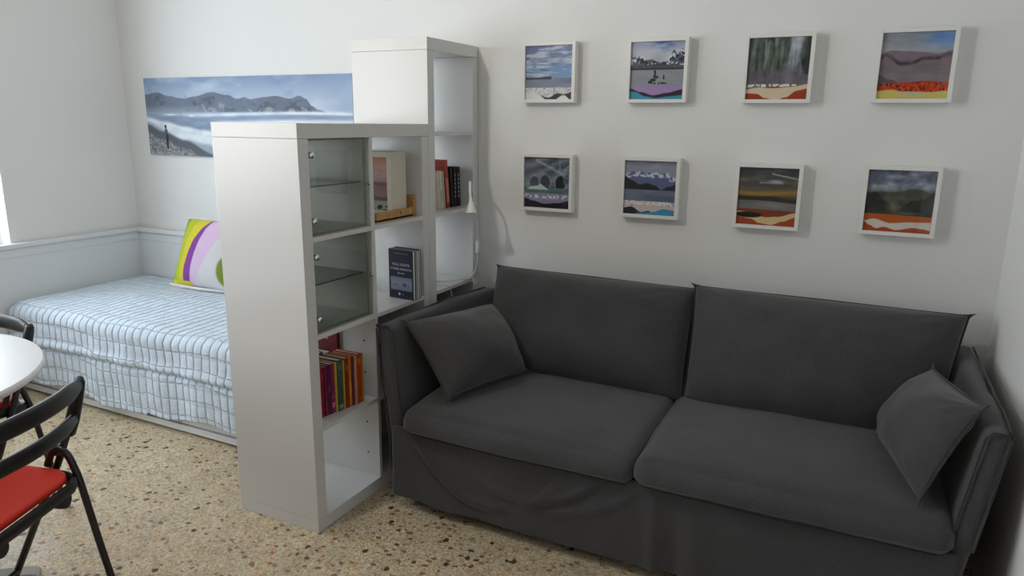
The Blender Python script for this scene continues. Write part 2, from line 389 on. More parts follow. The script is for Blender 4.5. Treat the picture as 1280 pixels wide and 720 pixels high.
nb, nbw = cover_book('navy blue book with a lakeside photo on its cover, facing the room', (.266, -.575), (.399, -.589), .213, .016, '171c30', group=G2)
cover_book('grey white book standing right behind the navy one', (.266, -.556), (.401, -.570), .214, .009, '8a8a86', group=G2)
cover_book('beige book between the grey white one and the last one', (.266, -.545), (.402, -.559), .211, .012, 'b0a48e', group=G2)
cover_book('dark backed book at the rear of the navy stack', (.266, -.531), (.402, -.545), .214, .010, '2c2824', group=G2)
M_greyprint = mat('grey_print', (.24, .25, .28), .6)
text('SALVATORE ALFANO', .0075, (nbw*.52, -.0004, .194), nb, M_greyprint)
text('VALLI, QUOTE', .0150, (nbw*.5, -.0004, .144), nb, M_whprint)
text('E TORRE ANDUOTA', .0128, (nbw*.5, -.0004, .125), nb, M_whprint)
text('Racconti', .011, (nbw*.5, -.0004, .108), nb, M_whprint)
b = bmesh.new(); lathe(b, [(.0055, 0), (.0055, .0006)], (nbw*.42, -.0001, .020), 14, Matrix.Rotation(R(90), 4, 'X')); obj('cover_emblem', b, M_whprint, nb)
text('edit', .007, (nbw*.56, -.0004, .0175), nb, M_greyprint)
bk = thing('booklet', 'small dark booklet lying flat against the divider beside the lower glass door', 'booklet', (.30, ysn[1][0]+.012, zs(2)+.0008), 1e-4)
bk.rotation_euler[0] = R(0)
obj('cover', bx(-.12, .08, -.010, -.004, 0, .045), mat('booklet_cover', (.05, .045, .05), .5), bk)
obj('pages', bx(-.119, .078, -.0086, -.0054, .001, .0455), M_paper, bk)

# ------------------------------------------------------------------ painted prints (vertex colour pictures on flat sheets)
def vnoise(x, y, seed=0):
    xi = np.floor(x).astype(int); yi = np.floor(y).astype(int); xf = x-xi; yf = y-yi
    def h(a, b_): 
        n = (a*374761393 + b_*668265263 + seed*974711) & 0xffffffff
        n = ((n ^ (n >> 13))*1274126177) & 0xffffffff
        return ((n ^ (n >> 16)) & 0xffff)/65535.
    u = xf*xf*(3-2*xf); v = yf*yf*(3-2*yf)
    return (h(xi, yi)*(1-u)+h(xi+1, yi)*u)*(1-v)+(h(xi, yi+1)*(1-u)+h(xi+1, yi+1)*u)*v
def fbm(x, y, seed=0, o=4):
    s = 0; a = .5; t = 0
    for k in range(o): s = s+a*vnoise(x*2**k, y*2**k, seed+k*17); t += a; a *= .5
    return s/t
def C(h): return np.array([int(h[i:i+2], 16)/255 for i in (0, 2, 4)])
class Pic:
    def __init__(s, nu, nv):
        u, v = np.meshgrid((np.arange(nu)+.5)/nu, (np.arange(nv)+.5)/nv); s.u, s.v = u, v; s.n = nv; s.c = np.zeros((nv, nu, 3))
    def put(s, m, c):
        m = np.clip(m, 0, 1)[..., None]; c = C(c) if isinstance(c, str) else c
        s.c = s.c*(1-m)+c*m
    def below(s, h, soft=1.): return np.clip((s.v-h)*s.n/soft+.5, 0, 1)
    def line(s, pts): return np.interp(s.u, [p[0] for p in pts], [p[1] for p in pts])
    def smoothline(s, pts):
        x = np.array([p[0] for p in pts]); y = np.array([p[1] for p in pts]); i = np.clip(np.searchsorted(x, s.u, side='right')-1, 0, len(x)-2)
        t = np.clip((s.u-x[i])/(x[i+1]-x[i]), 0, 1); t = t*t*(3-2*t); return y[i]*(1-t)+y[i+1]*t
    def grad(s, stops):
        v = np.clip(s.v, 0, 1); cs = np.array([C(c) for _, c in stops]); ps = [p for p, _ in stops]
        s.c = np.stack([np.interp(v, ps, cs[:, k]) for k in range(3)], -1)
    def mul(s, a): s.c = np.clip(s.c*a[..., None], 0, 1)

def picture_mesh(name, pic, fn, m, parent, gain=1.25, label=None, back=None):
    nv, nu, _ = pic.c.shape
    V = [fn(i/nu, j/nv) for j in range(nv+1) for i in range(nu+1)]
    Fc = [(j*(nu+1)+i, (j+1)*(nu+1)+i, (j+1)*(nu+1)+i+1, j*(nu+1)+i+1) for j in range(nv) for i in range(nu)]
    org = ORG.get(parent.name, Vector((0, 0, 0))) if parent else Vector((0, 0, 0))
    me = bpy.data.meshes.new(name); me.from_pydata([tuple(Vector(p)-org) for p in V], [], Fc)
    a = me.color_attributes.new('paint', 'FLOAT_COLOR', 'CORNER')
    cl = np.clip(lin(np.clip(pic.c, 0, 1))*gain, 0, .9); cc = np.concatenate([cl, np.ones((nv, nu, 1))], -1).reshape(-1, 4)
    a.data.foreach_set('color', np.repeat(cc, 4, axis=0).ravel()); me.materials.append(m)
    o = bpy.data.objects.new(name, me); col.objects.link(o)
    if parent: o.parent = parent
    ORG[o.name] = org
    if label: o['label'] = label
    return o

def piccover():
    p = Pic(60, 40); u, v = p.u, p.v; p.grad([(0, '7c8098'), (.6, '8c90a4'), (1, '74788c')])
    p.put(np.exp(-((v-.60)/.03)**2)*(fbm(u*14, v*3, 4) > .42), '383c48'); p.put(np.clip(2-2*(((u-.66)/.09)**2+((v-.50)/.07)**2), 0, 1), '23252c'); p.put((np.abs(u-.66) < .05)*(v > .5)*(v < .72)*.8, '3c404c'); p.mul(1+.15*(fbm(u*8, v*20, 9)-.5)); return p
picture_mesh('cover_picture', piccover(), lambda a, b_: (.009+(nbw-.016)*a, -.0005, .094-.058*b_), M_paint, nb, 1.0)
def pic1():
    p = Pic(110, 110); p.grad([(0, '5a6c94'), (.25, '6478a0'), (.45, '6f92bc'), (.62, '7c98b8')]); u, v = p.u, p.v
    p.put((fbm(u*3, v*16, 3)-.5)*5*(v < .62), 'b4bccc'); p.put(np.exp(-((v-.27)/.06)**2)*np.clip(u*1.5, 0, 1)*(fbm(u*8, v*24, 5)*1.4), 'c0c6d2')
    p.put(np.exp(-((v-.39)/.025)**2)*np.clip((.65-u)*4, 0, 1)*.8, 'ccd2da'); p.put((fbm(u*5, v*30, 9) > .62)*(v < .5)*(v > .2)*.5, '4a566e')
    p.put(np.exp(-((u-.48)/.03)**2)*(v < .2)*.5, 'a4b0cc')
    p.put(p.below(.60), '7e8698'); p.mul(1-.12*(fbm(u*6, v*60, 8)-.5)*(v > .6)); p.put(p.below(.58+.01*np.sin(u*9))*(1-p.below(.625))*(u < .56), '33383f'); p.put(p.below(.60)*(1-p.below(.70))*np.clip(u-.6, 0, 1)*2, '5c6684')
    p.put(p.below(.77+.02*fbm(u*9, u*0, 2)), 'c6c0c8'); p.put(p.below(.78)*(fbm(u*40, v*40, 7, 2) > .52), 'ece8e8'); p.put(p.below(.78)*(fbm(u*45, v*45, 17, 2) > .66), '8e8690')
    p.put(p.below(p.smoothline([(0, 1.05), (.33, .93), (.5, .97), (.68, .89), (.85, .90), (1, .86)])), '2e2e34')
    p.put(p.below(p.smoothline([(0, .86), (.15, .86), (.30, .92), (.45, 1.0), (.62, 1.01), (.82, .92), (1, 1.02)])), 'eceaea'); return p
def pic2():
    p = Pic(110, 110); u, v = p.u, p.v; p.grad([(0, '8c98b4'), (.15, 'b4b8c4'), (.35, 'a2a6ae'), (.5, '70747a')])
    p.put(np.exp(-(((u-.62)/.17)**2+((v-.02)/.11)**2)), '3c5a98'); p.put((fbm(u*4, v*9, 2)-.45)*2.5*(v < .35), 'd2d4da')
    m = .25+.10*(fbm(u*14, u*0, 4)-.5)*2; m = np.where((u > .62), p.line([(0, .3), (.62, .36), (.7, .28), (.76, .2), (.8, .14), (.86, .24), (.91, .18), (.95, .13), (1, .2)])+.03*(fbm(u*20, v*0, 6)-.5), p.line([(0, .24), (.12, .28), (.2, .22), (.3, .30), (.45, .32), (.6, .35), (1, .3)])+.05*(fbm(u*20, v*0, 8)-.5))
    p.put(p.below(m), '555c6a'); p.put(p.below(m)*(fbm(u*16, v*16, 3) > .54), 'c8ccd4'); p.put(p.below(m)*(fbm(u*14, v*20, 13) > .58), '2c3038')
    p.put(p.below(.40+.04*(fbm(u*5, u*0, 5)-.5)), '4c5254'); p.mul(1+.3*(fbm(u*12, v*16, 21)-.5)*(v > .38)*(v < .5)); p.put(p.below(.455), '2e3236'); p.put(p.below(.485), '8c9096'); p.mul(1+.15*(fbm(u*5, v*40, 15)-.5)*(v > .48))
    for (cx, cy, sx, sy) in ((.46, .55, .03, .07), (.48, .61, .06, .025), (.44, .66, .07, .03), (.38, .70, .05, .03), (.63, .62, .02, .06), (.55, .72, .16, .022), (.50, .68, .03, .05)):
        p.put(np.clip(2.2-2.2*(((u-cx)/sx)**2+((v-cy)/sy)**2), 0, 1)*(fbm(u*30, v*30, 11) > .38), '26282c')
    p.put(p.below(.765), 'a084b4'); p.put(p.below(p.smoothline([(0, .81), (.2, .87), (.45, .93), (.7, .89), (1, .83)])), '2a2630')
    p.put(p.below(p.smoothline([(0, .86), (.1, .87), (.3, .95), (.5, .98), (.75, .95), (1, .93)])), '3a90ac'); return p
def pic3():
    p = Pic(110, 110); u, v = p.u, p.v; p.grad([(0, '4c5654'), (.5, '4a5250'), (1, '6a6466')])
    p.put((fbm(u*22, v*4, 3)-.42)*3, '7c847e'); p.put((fbm(u*20, v*5, 13)-.55)*5, '26302a'); p.put(np.exp(-(((u-.5)/.2)**2+((v-.3)/.15)**2))*.5*(fbm(u*10, v*6, 4)*1.3), '5c7452')
    rr = .58+.3*v*0; p.put(np.exp(-((u-(.78-.14*v))/.10)**4)*np.clip(1.1-v*.8, 0, 1)*(.35+.8*fbm(u*30, v*3, 5)), 'b8bcc8')
    p.put(np.clip((v-.42)*5, 0, .75), '66606a'); p.mul(1+.35*(fbm(u*9, v*12, 7)-.5)); p.put(np.clip((u-.88)*9, 0, .7)*(v < .6), '20282a')
    p.put(p.below(.745), '6e5c60'); p.put(p.below(.755+.02*(fbm(u*12, v*0, 4)-.5))*(1-p.below(.80))*(fbm(u*26, v*26, 6, 2) > .42), 'dedad6')
    p.put(p.below(p.smoothline([(0, .90), (.5, .80), (1, .78)])), 'a2401e'); p.put(p.below(p.smoothline([(0, .83), (.2, .805), (.45, .82), (.75, .80), (1, .76)])), 'd2c2a6')
    p.put(p.below(p.smoothline([(0, .90), (.18, .91), (.33, .98), (.5, 1.02), (.66, .97), (.85, .86), (1, .83)])), '9c3a1c'); return p
def pic4():
    p = Pic(110, 110); u, v = p.u, p.v; p.grad([(0, '868c96'), (.28, '989aa2'), (.5, '7c747a'), (1, '6e6668')])
    p.put(np.exp(-(((u-.88)/.28)**2+((v-.08)/.14)**2)), '6288c4'); p.put((fbm(u*4, v*9, 2)-.5)*2*(v < .3), 'b2b4ba')
    m1 = p.smoothline([(0, .32), (.15, .26), (.4, .28), (.6, .30), (.8, .33), (1, .28)]); p.put(p.below(m1), '80707a')
    mr = p.smoothline([(0, .36), (.08, .30), (.12, .34), (.3, .45), (.45, .44), (.62, .37), (.8, .37), (1, .31)])
    p.put(np.exp(-((v-mr-.02)/.035)**2)*(fbm(u*16, v*16, 7)+.2), '3a2e32'); p.put(p.below(mr+.05), '786c70'); p.put(p.below(.60+.05*u), '7e7478')
    p.mul(1+.2*(fbm(u*5, v*16, 9)-.5)); p.put(p.below(p.smoothline([(0, .62), (.15, .70), (.35, .76), (.6, .74), (1, .76)]))*np.clip((.5-u)*4, 0, 1)*.7, '4e4a52')
    p.put(p.below(p.smoothline([(0, .80), (.3, .76), (.65, .73), (1, .75)])), 'a83414'); p.put(p.below(.75)*(fbm(u*36, v*36, 5, 2) > .5)*.8, 'd24a1a'); p.put(p.below(.75)*(fbm(u*36, v*36, 25, 2) > .66), '50201a')
    p.put(p.below(p.smoothline([(0, .88), (.2, .86), (.4, .89), (.75, .90), (1, .88)])), 'cdbc62'); p.put(np.exp(-(((u-.5)/.22)**2+((v-.93)/.04)**4))*.8, 'bcb6ac'); return p
def pic5():
    p = Pic(110, 110); u, v = p.u, p.v; p.grad([(0, '565c6a'), (.4, '646a74'), (.7, '56686a'), (1, '4c5250')])
    wv = np.sin((u*6+v*9+2.5*fbm(u*3, v*3, 4))*2.2); p.put(np.clip(wv, 0, 1)*.55, '8c98a0'); p.put(np.clip(-wv-.3, 0, 1)*.5, '343842')
    p.put(np.exp(-((v-.05-.45*(u-.25))/.03)**2)*(u > .25)*.8, '9caab0'); p.put(np.exp(-((u-.78)/.012)**2)*(v < .3), '8ea4b0'); p.put(np.exp(-((v+u-1.12)/.012)**2)*(v < .25)*(u > .8), 'aab2ba')
    for cx, cy, rx, ry, cc in ((.46, .5, .11, .15, '3e424c'), (.80, .50, .11, .15, '181c20'), (.93, .42, .06, .1, '50586a'), (.22, .5, .1, .12, '444854')):
        d = ((u-cx)/rx)**2+((v-cy)/ry)**2; p.put(np.exp(-((d-1.25)/.3)**2)*.7, '8a98a0'); p.put((d < 1)*.9, cc)
    p.put(p.below(.60), '4e6a68'); p.mul(1+.4*(fbm(u*5, v*26, 8)-.5)); p.put(p.below(p.line([(0, .66), (.15, .58), (.3, .56), (.36, .52), (.44, .57), (.52, .62), (1, .9)]))*(1-p.below(.64))*(u < .55), 'b6bec0')
    p.put(p.below(.71), '83809a'); p.put(np.exp(-((v-.775)/.035)**2)*(fbm(u*28, v*28, 6, 2) > .45), 'e0e2e4')
    p.put(p.below(p.smoothline([(0, .82), (.2, .87), (.45, .92), (.75, .89), (1, .84)])), '1c1a20'); return p
def pic6():
    p = Pic(110, 110); u, v = p.u, p.v; p.grad([(0, '6c7084'), (.1, '8a90a0'), (.25, '8c92a6'), (1, '8c92a6')])
    p.put((fbm(u*4, v*6, 2)-.5)*2*(v < .25), 'a8acb8'); m = .23+.06*(fbm(u*10, u*0, 4)-.5)*2+.06*(u > .8)*(u-.8)*5
    p.put(p.below(m), '5c648c'); p.put(p.below(m)*(1-p.below(m+.09))*(fbm(u*22, v*22, 5) > .47), 'c2c8d8')
    p.put(p.below(p.smoothline([(0, .29), (.12, .36), (.3, .44), (.45, .41), (.6, .45), (.72, .53), (1.0, .9)])), '23262a'); p.put(p.below(p.smoothline([(0, .9), (.7, .54), (.85, .46), (1, .42)])), '2c3034')
    p.put(p.below(.535), '6c7488'); p.mul(1+.2*(fbm(u*4, v*40, 8)-.5)*(v > .53)); p.put(p.below(.63)*np.clip((u-.2)*4, 0, 1)*.5, '4a5268')
    p.put(p.below(.755+.012*(fbm(u*20, v*0, 3)-.5)), 'c4b8b4'); p.put(p.below(.75)*(1-p.below(.82))*(fbm(u*40, v*40, 6, 2) > .45), 'eae8e8'); p.put(p.below(.76)*(fbm(u*42, v*42, 16, 2) > .72)*(v < .85), '8a8288')
    p.put(p.below(p.smoothline([(0, .89), (.15, .865), (.35, .96), (.5, .93), (.6, .99), (1, 1.1)])), '24222a'); p.put(p.below(p.smoothline([(0, 1.05), (.35, .97), (.55, .95), (.8, .88), (1, .90)])), '3a8cae'); return p
def pic7():
    p = Pic(110, 110); u, v = p.u, p.v; p.grad([(0, '3c3e42'), (.15, '44464a'), (.3, '4c4a44'), (.45, '6a5a3c'), (.5, '4a4438'), (1, '5a5652')])
    p.put((fbm(u*3, v*14, 3)-.5)*3*(v < .4), '5c5c58'); p.put(np.exp(-((v-(.10+.12*(u-.55)*(u > .55)*1.5))/.012)**2)*(u > .55), 'b4b2aa'); p.put(np.exp(-(((u-.63)/.13)**2+((v-.235)/.03)**2)), 'b0aeb0')
    p.put(np.exp(-((v-.26)/.012)**2)*(u > .35)*(u < .75), 'a09c98'); p.put(np.exp(-((v-.22)/.04)**2)*np.clip(.25-u, 0, .2)*3+np.exp(-((v-.22)/.05)**2)*np.clip(u-.8, 0, .2)*3, '8c7a52')
    p.put(np.exp(-((v-.44-.02*np.sin(u*5))/.05)**2)*(.6+.5*fbm(u*4, v*8, 6)), 'a07c40'); p.put(p.below(p.smoothline([(0, .50), (.3, .50), (.6, .49), (1, .54)])), '36342c'); p.put(p.below(p.smoothline([(0, .57), (.4, .57), (1, .60)])), '6c6a68')
    p.mul(1+.2*(fbm(u*4, v*20, 8)-.5)); p.put(np.exp(-(((u-.6)/.3)**2+((v-.65)/.05)**2))*.6, '94928e')
    p.put(p.below(.72+.02*u), '7e3a2a'); p.put(p.below(p.smoothline([(0, .77), (.3, .79), (.5, .86), (.7, .84), (1, .76)])), 'd0b684'); p.put(np.clip(1.6-1.6*(((u-.2)/.27)**2+((v-.83)/.055)**2), 0, 1)*1.5, '16180f')
    p.put(p.below(p.smoothline([(0, .87), (.25, .90), (.4, .97), (.6, .99), (.8, .92), (1, .84)])), '9c4426'); return p
def pic8():
    p = Pic(110, 110); u, v = p.u, p.v; p.grad([(0, '545a66'), (.2, '646a7c'), (.27, '727c82'), (.35, '5a625e'), (.7, '3c403a'), (1, '3c403a')])
    p.put((fbm(u*3, v*9, 3)-.48)*3*(v < .3), '8c92a8'); p.put(np.exp(-((v-.30)/.04)**2)*(u < .45), '808c90')
    p.put(p.below(p.smoothline([(0, .4), (.3, .36), (.5, .34), (.7, .28), (.85, .32), (1, .40)])+.02*(fbm(u*14, u*0, 3)-.5)), '464a3e'); p.put(p.below(p.smoothline([(0, .38), (.15, .36), (.3, .5), (.45, .62), (.6, .9)])), '2a2e28')
    p.put(p.below(p.smoothline([(.3, .9), (.5, .62), (.7, .48), (.85, .45), (1, .33)])), '2c302a'); p.mul(1+.7*(fbm(u*9, v*11, 7)-.5)); p.put(np.exp(-(((u-.40-.25*(v-.55))/.09)**2+((v-.6)/.10)**2))*.7, '7c7a5c'); p.put(p.below(.67)*(1-p.below(.71))*np.clip((u-.4)*6, 0, 1)*np.clip((.9-u)*6, 0, 1)*.5, '6c747c')
    p.put(p.below(.715+.03*(u-.4)*(u > .4)), 'b0561e'); p.put(p.below(p.smoothline([(0, .84), (.15, .80), (.4, .86), (.7, .83), (1, .82)])), 'cac4bc')
    p.put(p.below(p.smoothline([(0, .85), (.1, .91), (.2, .96), (.32, .93), (.5, .97), (.75, .92), (.9, .93), (1, .95)])), 'a04420'); return p
def poster():
    p = Pic(330, 100); u, v = p.u, p.v; p.grad([(0, '7e92b2'), (.2, 'a0b0c6'), (.4, 'b6c2d2'), (1, '8492a8')])
    p.put((fbm(u*7, v*5, 2)-.45)*2.5*(v < .45), 'c6d0de'); p.put((fbm(u*9, v*5, 12)-.6)*5*(v < .3)*(u < .75), '7a90b4'); p.put(np.clip((u-.85)*5, 0, .6)*(v < .5), '8ea4c2'); p.put(np.exp(-(((u-.68)/.03)**2+((v-.07)/.05)**2))*.6, '7890b4')
    h = p.smoothline([(0, .21), (.07, .185), (.13, .23), (.21, .265), (.28, .23), (.36, .185), (.43, .22), (.49, .27), (.52, .25), (.55, .275), (.62, .25), (.67, .24), (.73, .27), (.775, .235), (.80, .27), (.83, .36), (.855, .40), (.88, .42), (.90, .48), (1, .5)])+.012*(fbm(u*40, u*0, 4)-.5)
    p.put(p.below(h)*(u < .885), '6c7688'); p.mul(1+.3*(fbm(u*22, v*9, 5)-.5)*p.below(h)); p.put(p.below(h+.12)*(fbm(u*30, v*12, 8) > .55)*(u > .25)*(u < .86)*.7, '98a2a2'); p.put(p.below(h+.05)*(fbm(u*30, v*12, 18) > .6)*.5, '4a525c')
    hz = .43+0*u
    p.put(p.below(hz), '8496b0'); p.mul(1+.22*(fbm(u*14, v*30, 7)-.5)*p.below(hz)); p.put(np.exp(-((v-.42)/.05)**2)*np.clip(.5-u, 0, .3)*2.2, '98a6b6')
    p.put(np.exp(-((v-.455-.015*np.sin(u*6))/.022)**2)*np.clip(u*3-.2, 0, 1)*(.55+.6*fbm(u*18, v*10, 9)), 'e8eef4')
    p.put(np.exp(-((v-.56+.02*np.clip((u-.5)*4, 0, 1))/.028)**2)*np.clip((u-.33)*12, 0, 1)*(.4+.8*fbm(u*8, v*12, 19)), 'e6ecf4'); p.put(np.exp(-((v-.47)/.03)**2)*(u > .2)*(u < .35)*.4, 'c8d4e0')
    p.put(np.exp(-(((u-.13)/.035)**2+((v-.47)/.012)**2))+np.exp(-(((u-.245)/.014)**2+((v-.48)/.012)**2)), 'e4eaf0'); p.put((v > .62)*(fbm(u*16, v*26, 29) > .6)*.5, 'b4c4d8')
    s1 = p.smoothline([(0, .50), (.1, .56), (.2, .62), (.3, .66), (.5, .80), (.7, .95), (1, 1.1)]); p.put(p.below(s1, 4)*(.65+.5*fbm(u*26, v*20, 11)), 'dde4ea')
    s2 = s1+p.smoothline([(0, .07), (.2, .17), (.4, .18), (1, .2)]); p.put(p.below(s2, 5)*.75, '8292a4')
    s3 = p.smoothline([(0, .60), (.08, .69), (.2, .80), (.35, .97), (.5, 1.1), (1, 1.4)]); p.put(p.below(s3, 3), '5a6068'); p.put(p.below(s3+.12, 6), '868a8e'); p.put(p.below(s3+.10)*(fbm(u*110, v*40, 13, 2) > .56)*.5, 'b4b6b6'); p.put(p.below(s3+.10)*(fbm(u*110, v*40, 23, 2) > .6)*.5, '50545a')
    for cx, cy, rx, ry, cc in ((.099, .625, .0065, .025, '22242a'), (.101, .70, .010, .06, '565a66'), (.104, .76, .009, .05, '34363e'), (.103, .84, .007, .09, '2a2c34')):
        p.put(np.clip(3-3*(((u-cx)/rx)**2+((v-cy)/ry)**2), 0, 1), cc)
    return p

# poster canvas on the back wall
PX0, PX1, PZ0, PZ1 = -1.912, -.338, 1.283, 1.735
t = thing('canvas_print', 'long panoramic seascape canvas on the back wall above the daybed', 'wall art', ((PX0+PX1)/2, -.001, PZ0))
obj('canvas_board', bx(PX0, PX1, -.017, -.001, PZ0, PZ1, bev=.001), mat('canvas_edge', (.62, .66, .70), .7), t)
picture_mesh('picture_print', poster(), lambda a, b_: (PX0+.0005+(PX1-PX0-.001)*a, -.0174, PZ1-.0005-(PZ1-PZ0-.001)*b_), M_canvas, t, 1.1)

# eight box frames
FW, FH, FD, FB = .254, .258, .045, .0145
specs = [(.637, 1.587, pic1, 'white box frame with blue sky and dark islet over pebbles, upper left', 'frame 1'),
         (1.124, 1.586, pic2, 'white box frame with snowy peaks above purple and turquoise bands', ''),
         (1.597, 1.584, pic3, 'white box frame with a grey waterfall over cream and rust waves', ''),
         (2.060, 1.584, pic4, 'white box frame with mauve desert hills over orange and yellow bands', ''),
         (.639, 1.103, pic5, 'white box frame with grey marble caves and a black wave, lower left above the sofa', ''),
         (1.120, 1.103, pic6, 'white box frame with a blue lake, snow line and a small turquoise corner', ''),
         (1.600, 1.092, pic7, 'white box frame with a dark stormy sunset over rust and cream bands', ''),
         (2.068, 1.100, pic8, 'white box frame with dark green valley over orange and white bands', '')]
for x0, z0, fn, lb, _ in specs:
    t = thing('picture_frame', lb, 'picture frame', (x0+FW/2, -.001, z0), 0, 'box framed landscapes on the back wall')
    x1, z1 = x0+FW, z0+FH
    b = bx(x0, x0+FB, -FD, -.001, z0, z1, bev=.0012); box(b, x1-FB, x1, -FD, -.001, z0, z1, bev=.0012)
    box(b, x0+FB, x1-FB, -FD, -.001, z0, z0+FB, bev=.0012); box(b, x0+FB, x1-FB, -FD, -.001, z1-FB, z1, bev=.0012)
    box(b, x0+FB*.5, x1-FB*.5, -.012, -.002, z0+FB*.5, z1-FB*.5)
    obj('frame', b, M_frame, t)
    a0, a1, c0, c1 = x0+FB+.0003, x1-FB-.0003, z0+FB+.0003, z1-FB-.0003
    picture_mesh('picture_print', fn(), lambda a, b_: (a0+(a1-a0)*a, -.034, c1-(c1-c0)*b_), M_paint, t, 1.3)
    obj('glass_pane', bx(a0, a1, -.0405, -.039, c0, c1), M_glass, t)

# ------------------------------------------------------------------ cream box frame in a pine tray (near unit, row 3 far cell)
zz = zs(3)+.0008; yf0 = ysn[1][0]
t = thing('wooden_tray', 'shallow pine tray with a higher end board, on the shelf under the cream box frame', 'tray', (.2, -.60, zz))
obj('tray_base', bx(.05, .352, -.765, -.500, zz, zz+.008), M_tray, t)
fb = obj('tray_side', bx(.340, .352, -.765, -.512, zz, zz+.038, bev=.001), M_tray, t)
b = bmesh.new(); lathe(b, [(.0055, 0), (.0055, .0008)], (.352, -.600, zz+.024), 12, Matrix.Rotation(R(90), 4, 'Y')); obj('wood_knot', b, mat('knot', (.08, .035, .015), .6), fb)
obj('tray_side', bx(.05, .062, -.765, -.512, zz, zz+.038, bev=.001), M_tray, t)
obj('tray_end', bx(.05, .356, -.512, -.499, zz, zz+.088, bev=.001), M_tray, t)
CX0, CX1, CY0, CY1, CZ0, CZ1 = .080, .335, -.638, -.532, zz+.0095, zz+.272
t = thing('picture_frame', 'cream deep box frame with a pinkish misty lake print, standing in the pine tray', 'picture frame', (.2, -.6, CZ0))
M_cream = mat('cream_paint', (.66, .60, .50), .5)
b = bx(CX0, CX0+.022, CY0, CY1, CZ0, CZ1, bev=.001); box(b, CX1-.022, CX1, CY0, CY1, CZ0, CZ1, bev=.001)
box(b, CX0+.022, CX1-.022, CY0, CY1, CZ0, CZ0+.022); box(b, CX0+.022, CX1-.022, CY0, CY1, CZ1-.022, CZ1); box(b, CX0+.02, CX1-.02, CY1-.01, CY1-.002, CZ0+.02, CZ1-.02)
obj('frame', b, M_cream, t)
def piclake():
    p = Pic(70, 70); u, v = p.u, p.v; p.grad([(0, 'b07a60'), (.2, 'b48c80'), (.45, '9c8078'), (.5, '7c625c'), (.75, '8a6c62'), (1, '6a6468')])
    p.mul(1+.2*(fbm(u*5, v*12, 3)-.5)); p.put(np.exp(-((v-.50)/.03)**2)*.6, '5a4a48'); p.put(p.below(.74+.05*(fbm(u*6, u*0, 5)-.5)), '545258'); p.put(p.below(.82)*(fbm(u*8, v*10, 6) > .45), '8e9088'); p.put(p.below(.90)*(fbm(u*9, v*14, 8) > .5), '2c2e30'); return p
picture_mesh('picture_print', piclake(), lambda a, b_: (CX0+.022+(CX1-CX0-.044)*a, CY0+.012, CZ1-.022-(CZ1-CZ0-.044)*b_), M_paint, t, 1.15)

# ------------------------------------------------------------------ clamp lamp on the tall unit
zc = zs(3)
t = thing('clamp_lamp', 'white gooseneck reading lamp clamped to the tall bookcase by the wall', 'lamp', (.40, -.075, zc))
b = bx(.355, .415, -.092, -.062, zc+.0005, zc+.007, bev=.002); box(b, .355, .415, -.092, -.062, zc-SP-.012, zc-SP-.0055, bev=.002); box(b, .393, .415, -.092, -.062, zc-SP-.012, zc+.007, bev=.002)
lathe(b, [(.004, -.024), (.004, .0), (.011, .001), (.011, .005), (.003, .006)], (.385, -.077, zc-SP-.030+.024), 14)
obj('clamp', b, M_white, t, auto=40)
neck = smooth_path([(.408, -.077, zc+.006), (.409, -.082, zc+.045), (.420, -.12, zc+.100), (.452, -.19, zc+.128), (.482, -.245, zc+.118), (.495, -.266, zc+.085), (.498, -.268, zc+.066)], 8)
obj('gooseneck', tube(bmesh.new(), neck, .0058, 10), M_white, t, smooth=True)
ax = Vector((.010, -.012, -.10)).normalized().to_track_quat('Z', 'Y').to_matrix().to_4x4()
b = bmesh.new(); lathe(b, [(.006, -.012), (.0075, 0), (.010, .016), (.017, .040), (.024, .056), (.0255, .064), (.0235, .064), (.018, .050), (.001, .046)], (.499, -.269, zc+.062), 28, ax)
obj('lamp_shade', b, M_white, t, auto=50)
cable = smooth_path([(.404, -.062, zc-.02), (.412, -.052, zc-.06), (.414, -.05, zc-.12), (.414, -.05, zc-.165)], 6)
obj('cable', tube(bmesh.new(), cable, .0024, 8), M_cable, t, smooth=True)
obj('switch', bx(.405, .421, -.058, -.042, zc-.228, zc-.165, bev=.004), M_white, t, auto=40)
z2 = zs(2)
cable = smooth_path([(.413, -.05, zc-.227), (.413, -.053, zc-.27), (.406, -.07, z2+.03), (.398, -.10, z2+.008), (.385, -.13, z2+.004), (.36, -.11, z2+.004), (.35, -.08, z2+.004), (.372, -.06, z2+.004), (.397, -.075, z2+.006), (.42, -.10, z2-.012), (.430, -.085, z2-.014), (.41, -.065, z2+.006), (.38, -.12, z2+.006), (.33, -.20, z2+.004), (.27, -.24, z2+.006)], 8)
obj('cable', tube(bmesh.new(), cable, .0024, 8), M_cable, t, smooth=True)
b = bx(.235, .275, -.253, -.229, z2+.001, z2+.018, bev=.004); tube(b, [(.235, -.246, z2+.009), (.222, -.246, z2+.009)], .002, 8); tube(b, [(.235, -.236, z2+.009), (.222, -.236, z2+.009)], .002, 8)
obj('plug', b, M_cable, t, auto=40)
cb = tag(obj('cable', tube(bmesh.new(), smooth_path([(.2, -.375, z2+.004), (.28, -.33, z2+.004), (.36, -.30, z2+.005), (.388, -.285, z2+.0035), (.396, -.275, z2-.02), (.400, -.268, z2-.08), (.402, -.262, z2-.14), (.396, -.265, z2-.20)], 8), .0022, 8), M_cable, smooth=True),
         'thin white cable hanging over the edge of the tall unit shelf behind the sofa arm', 'cable')

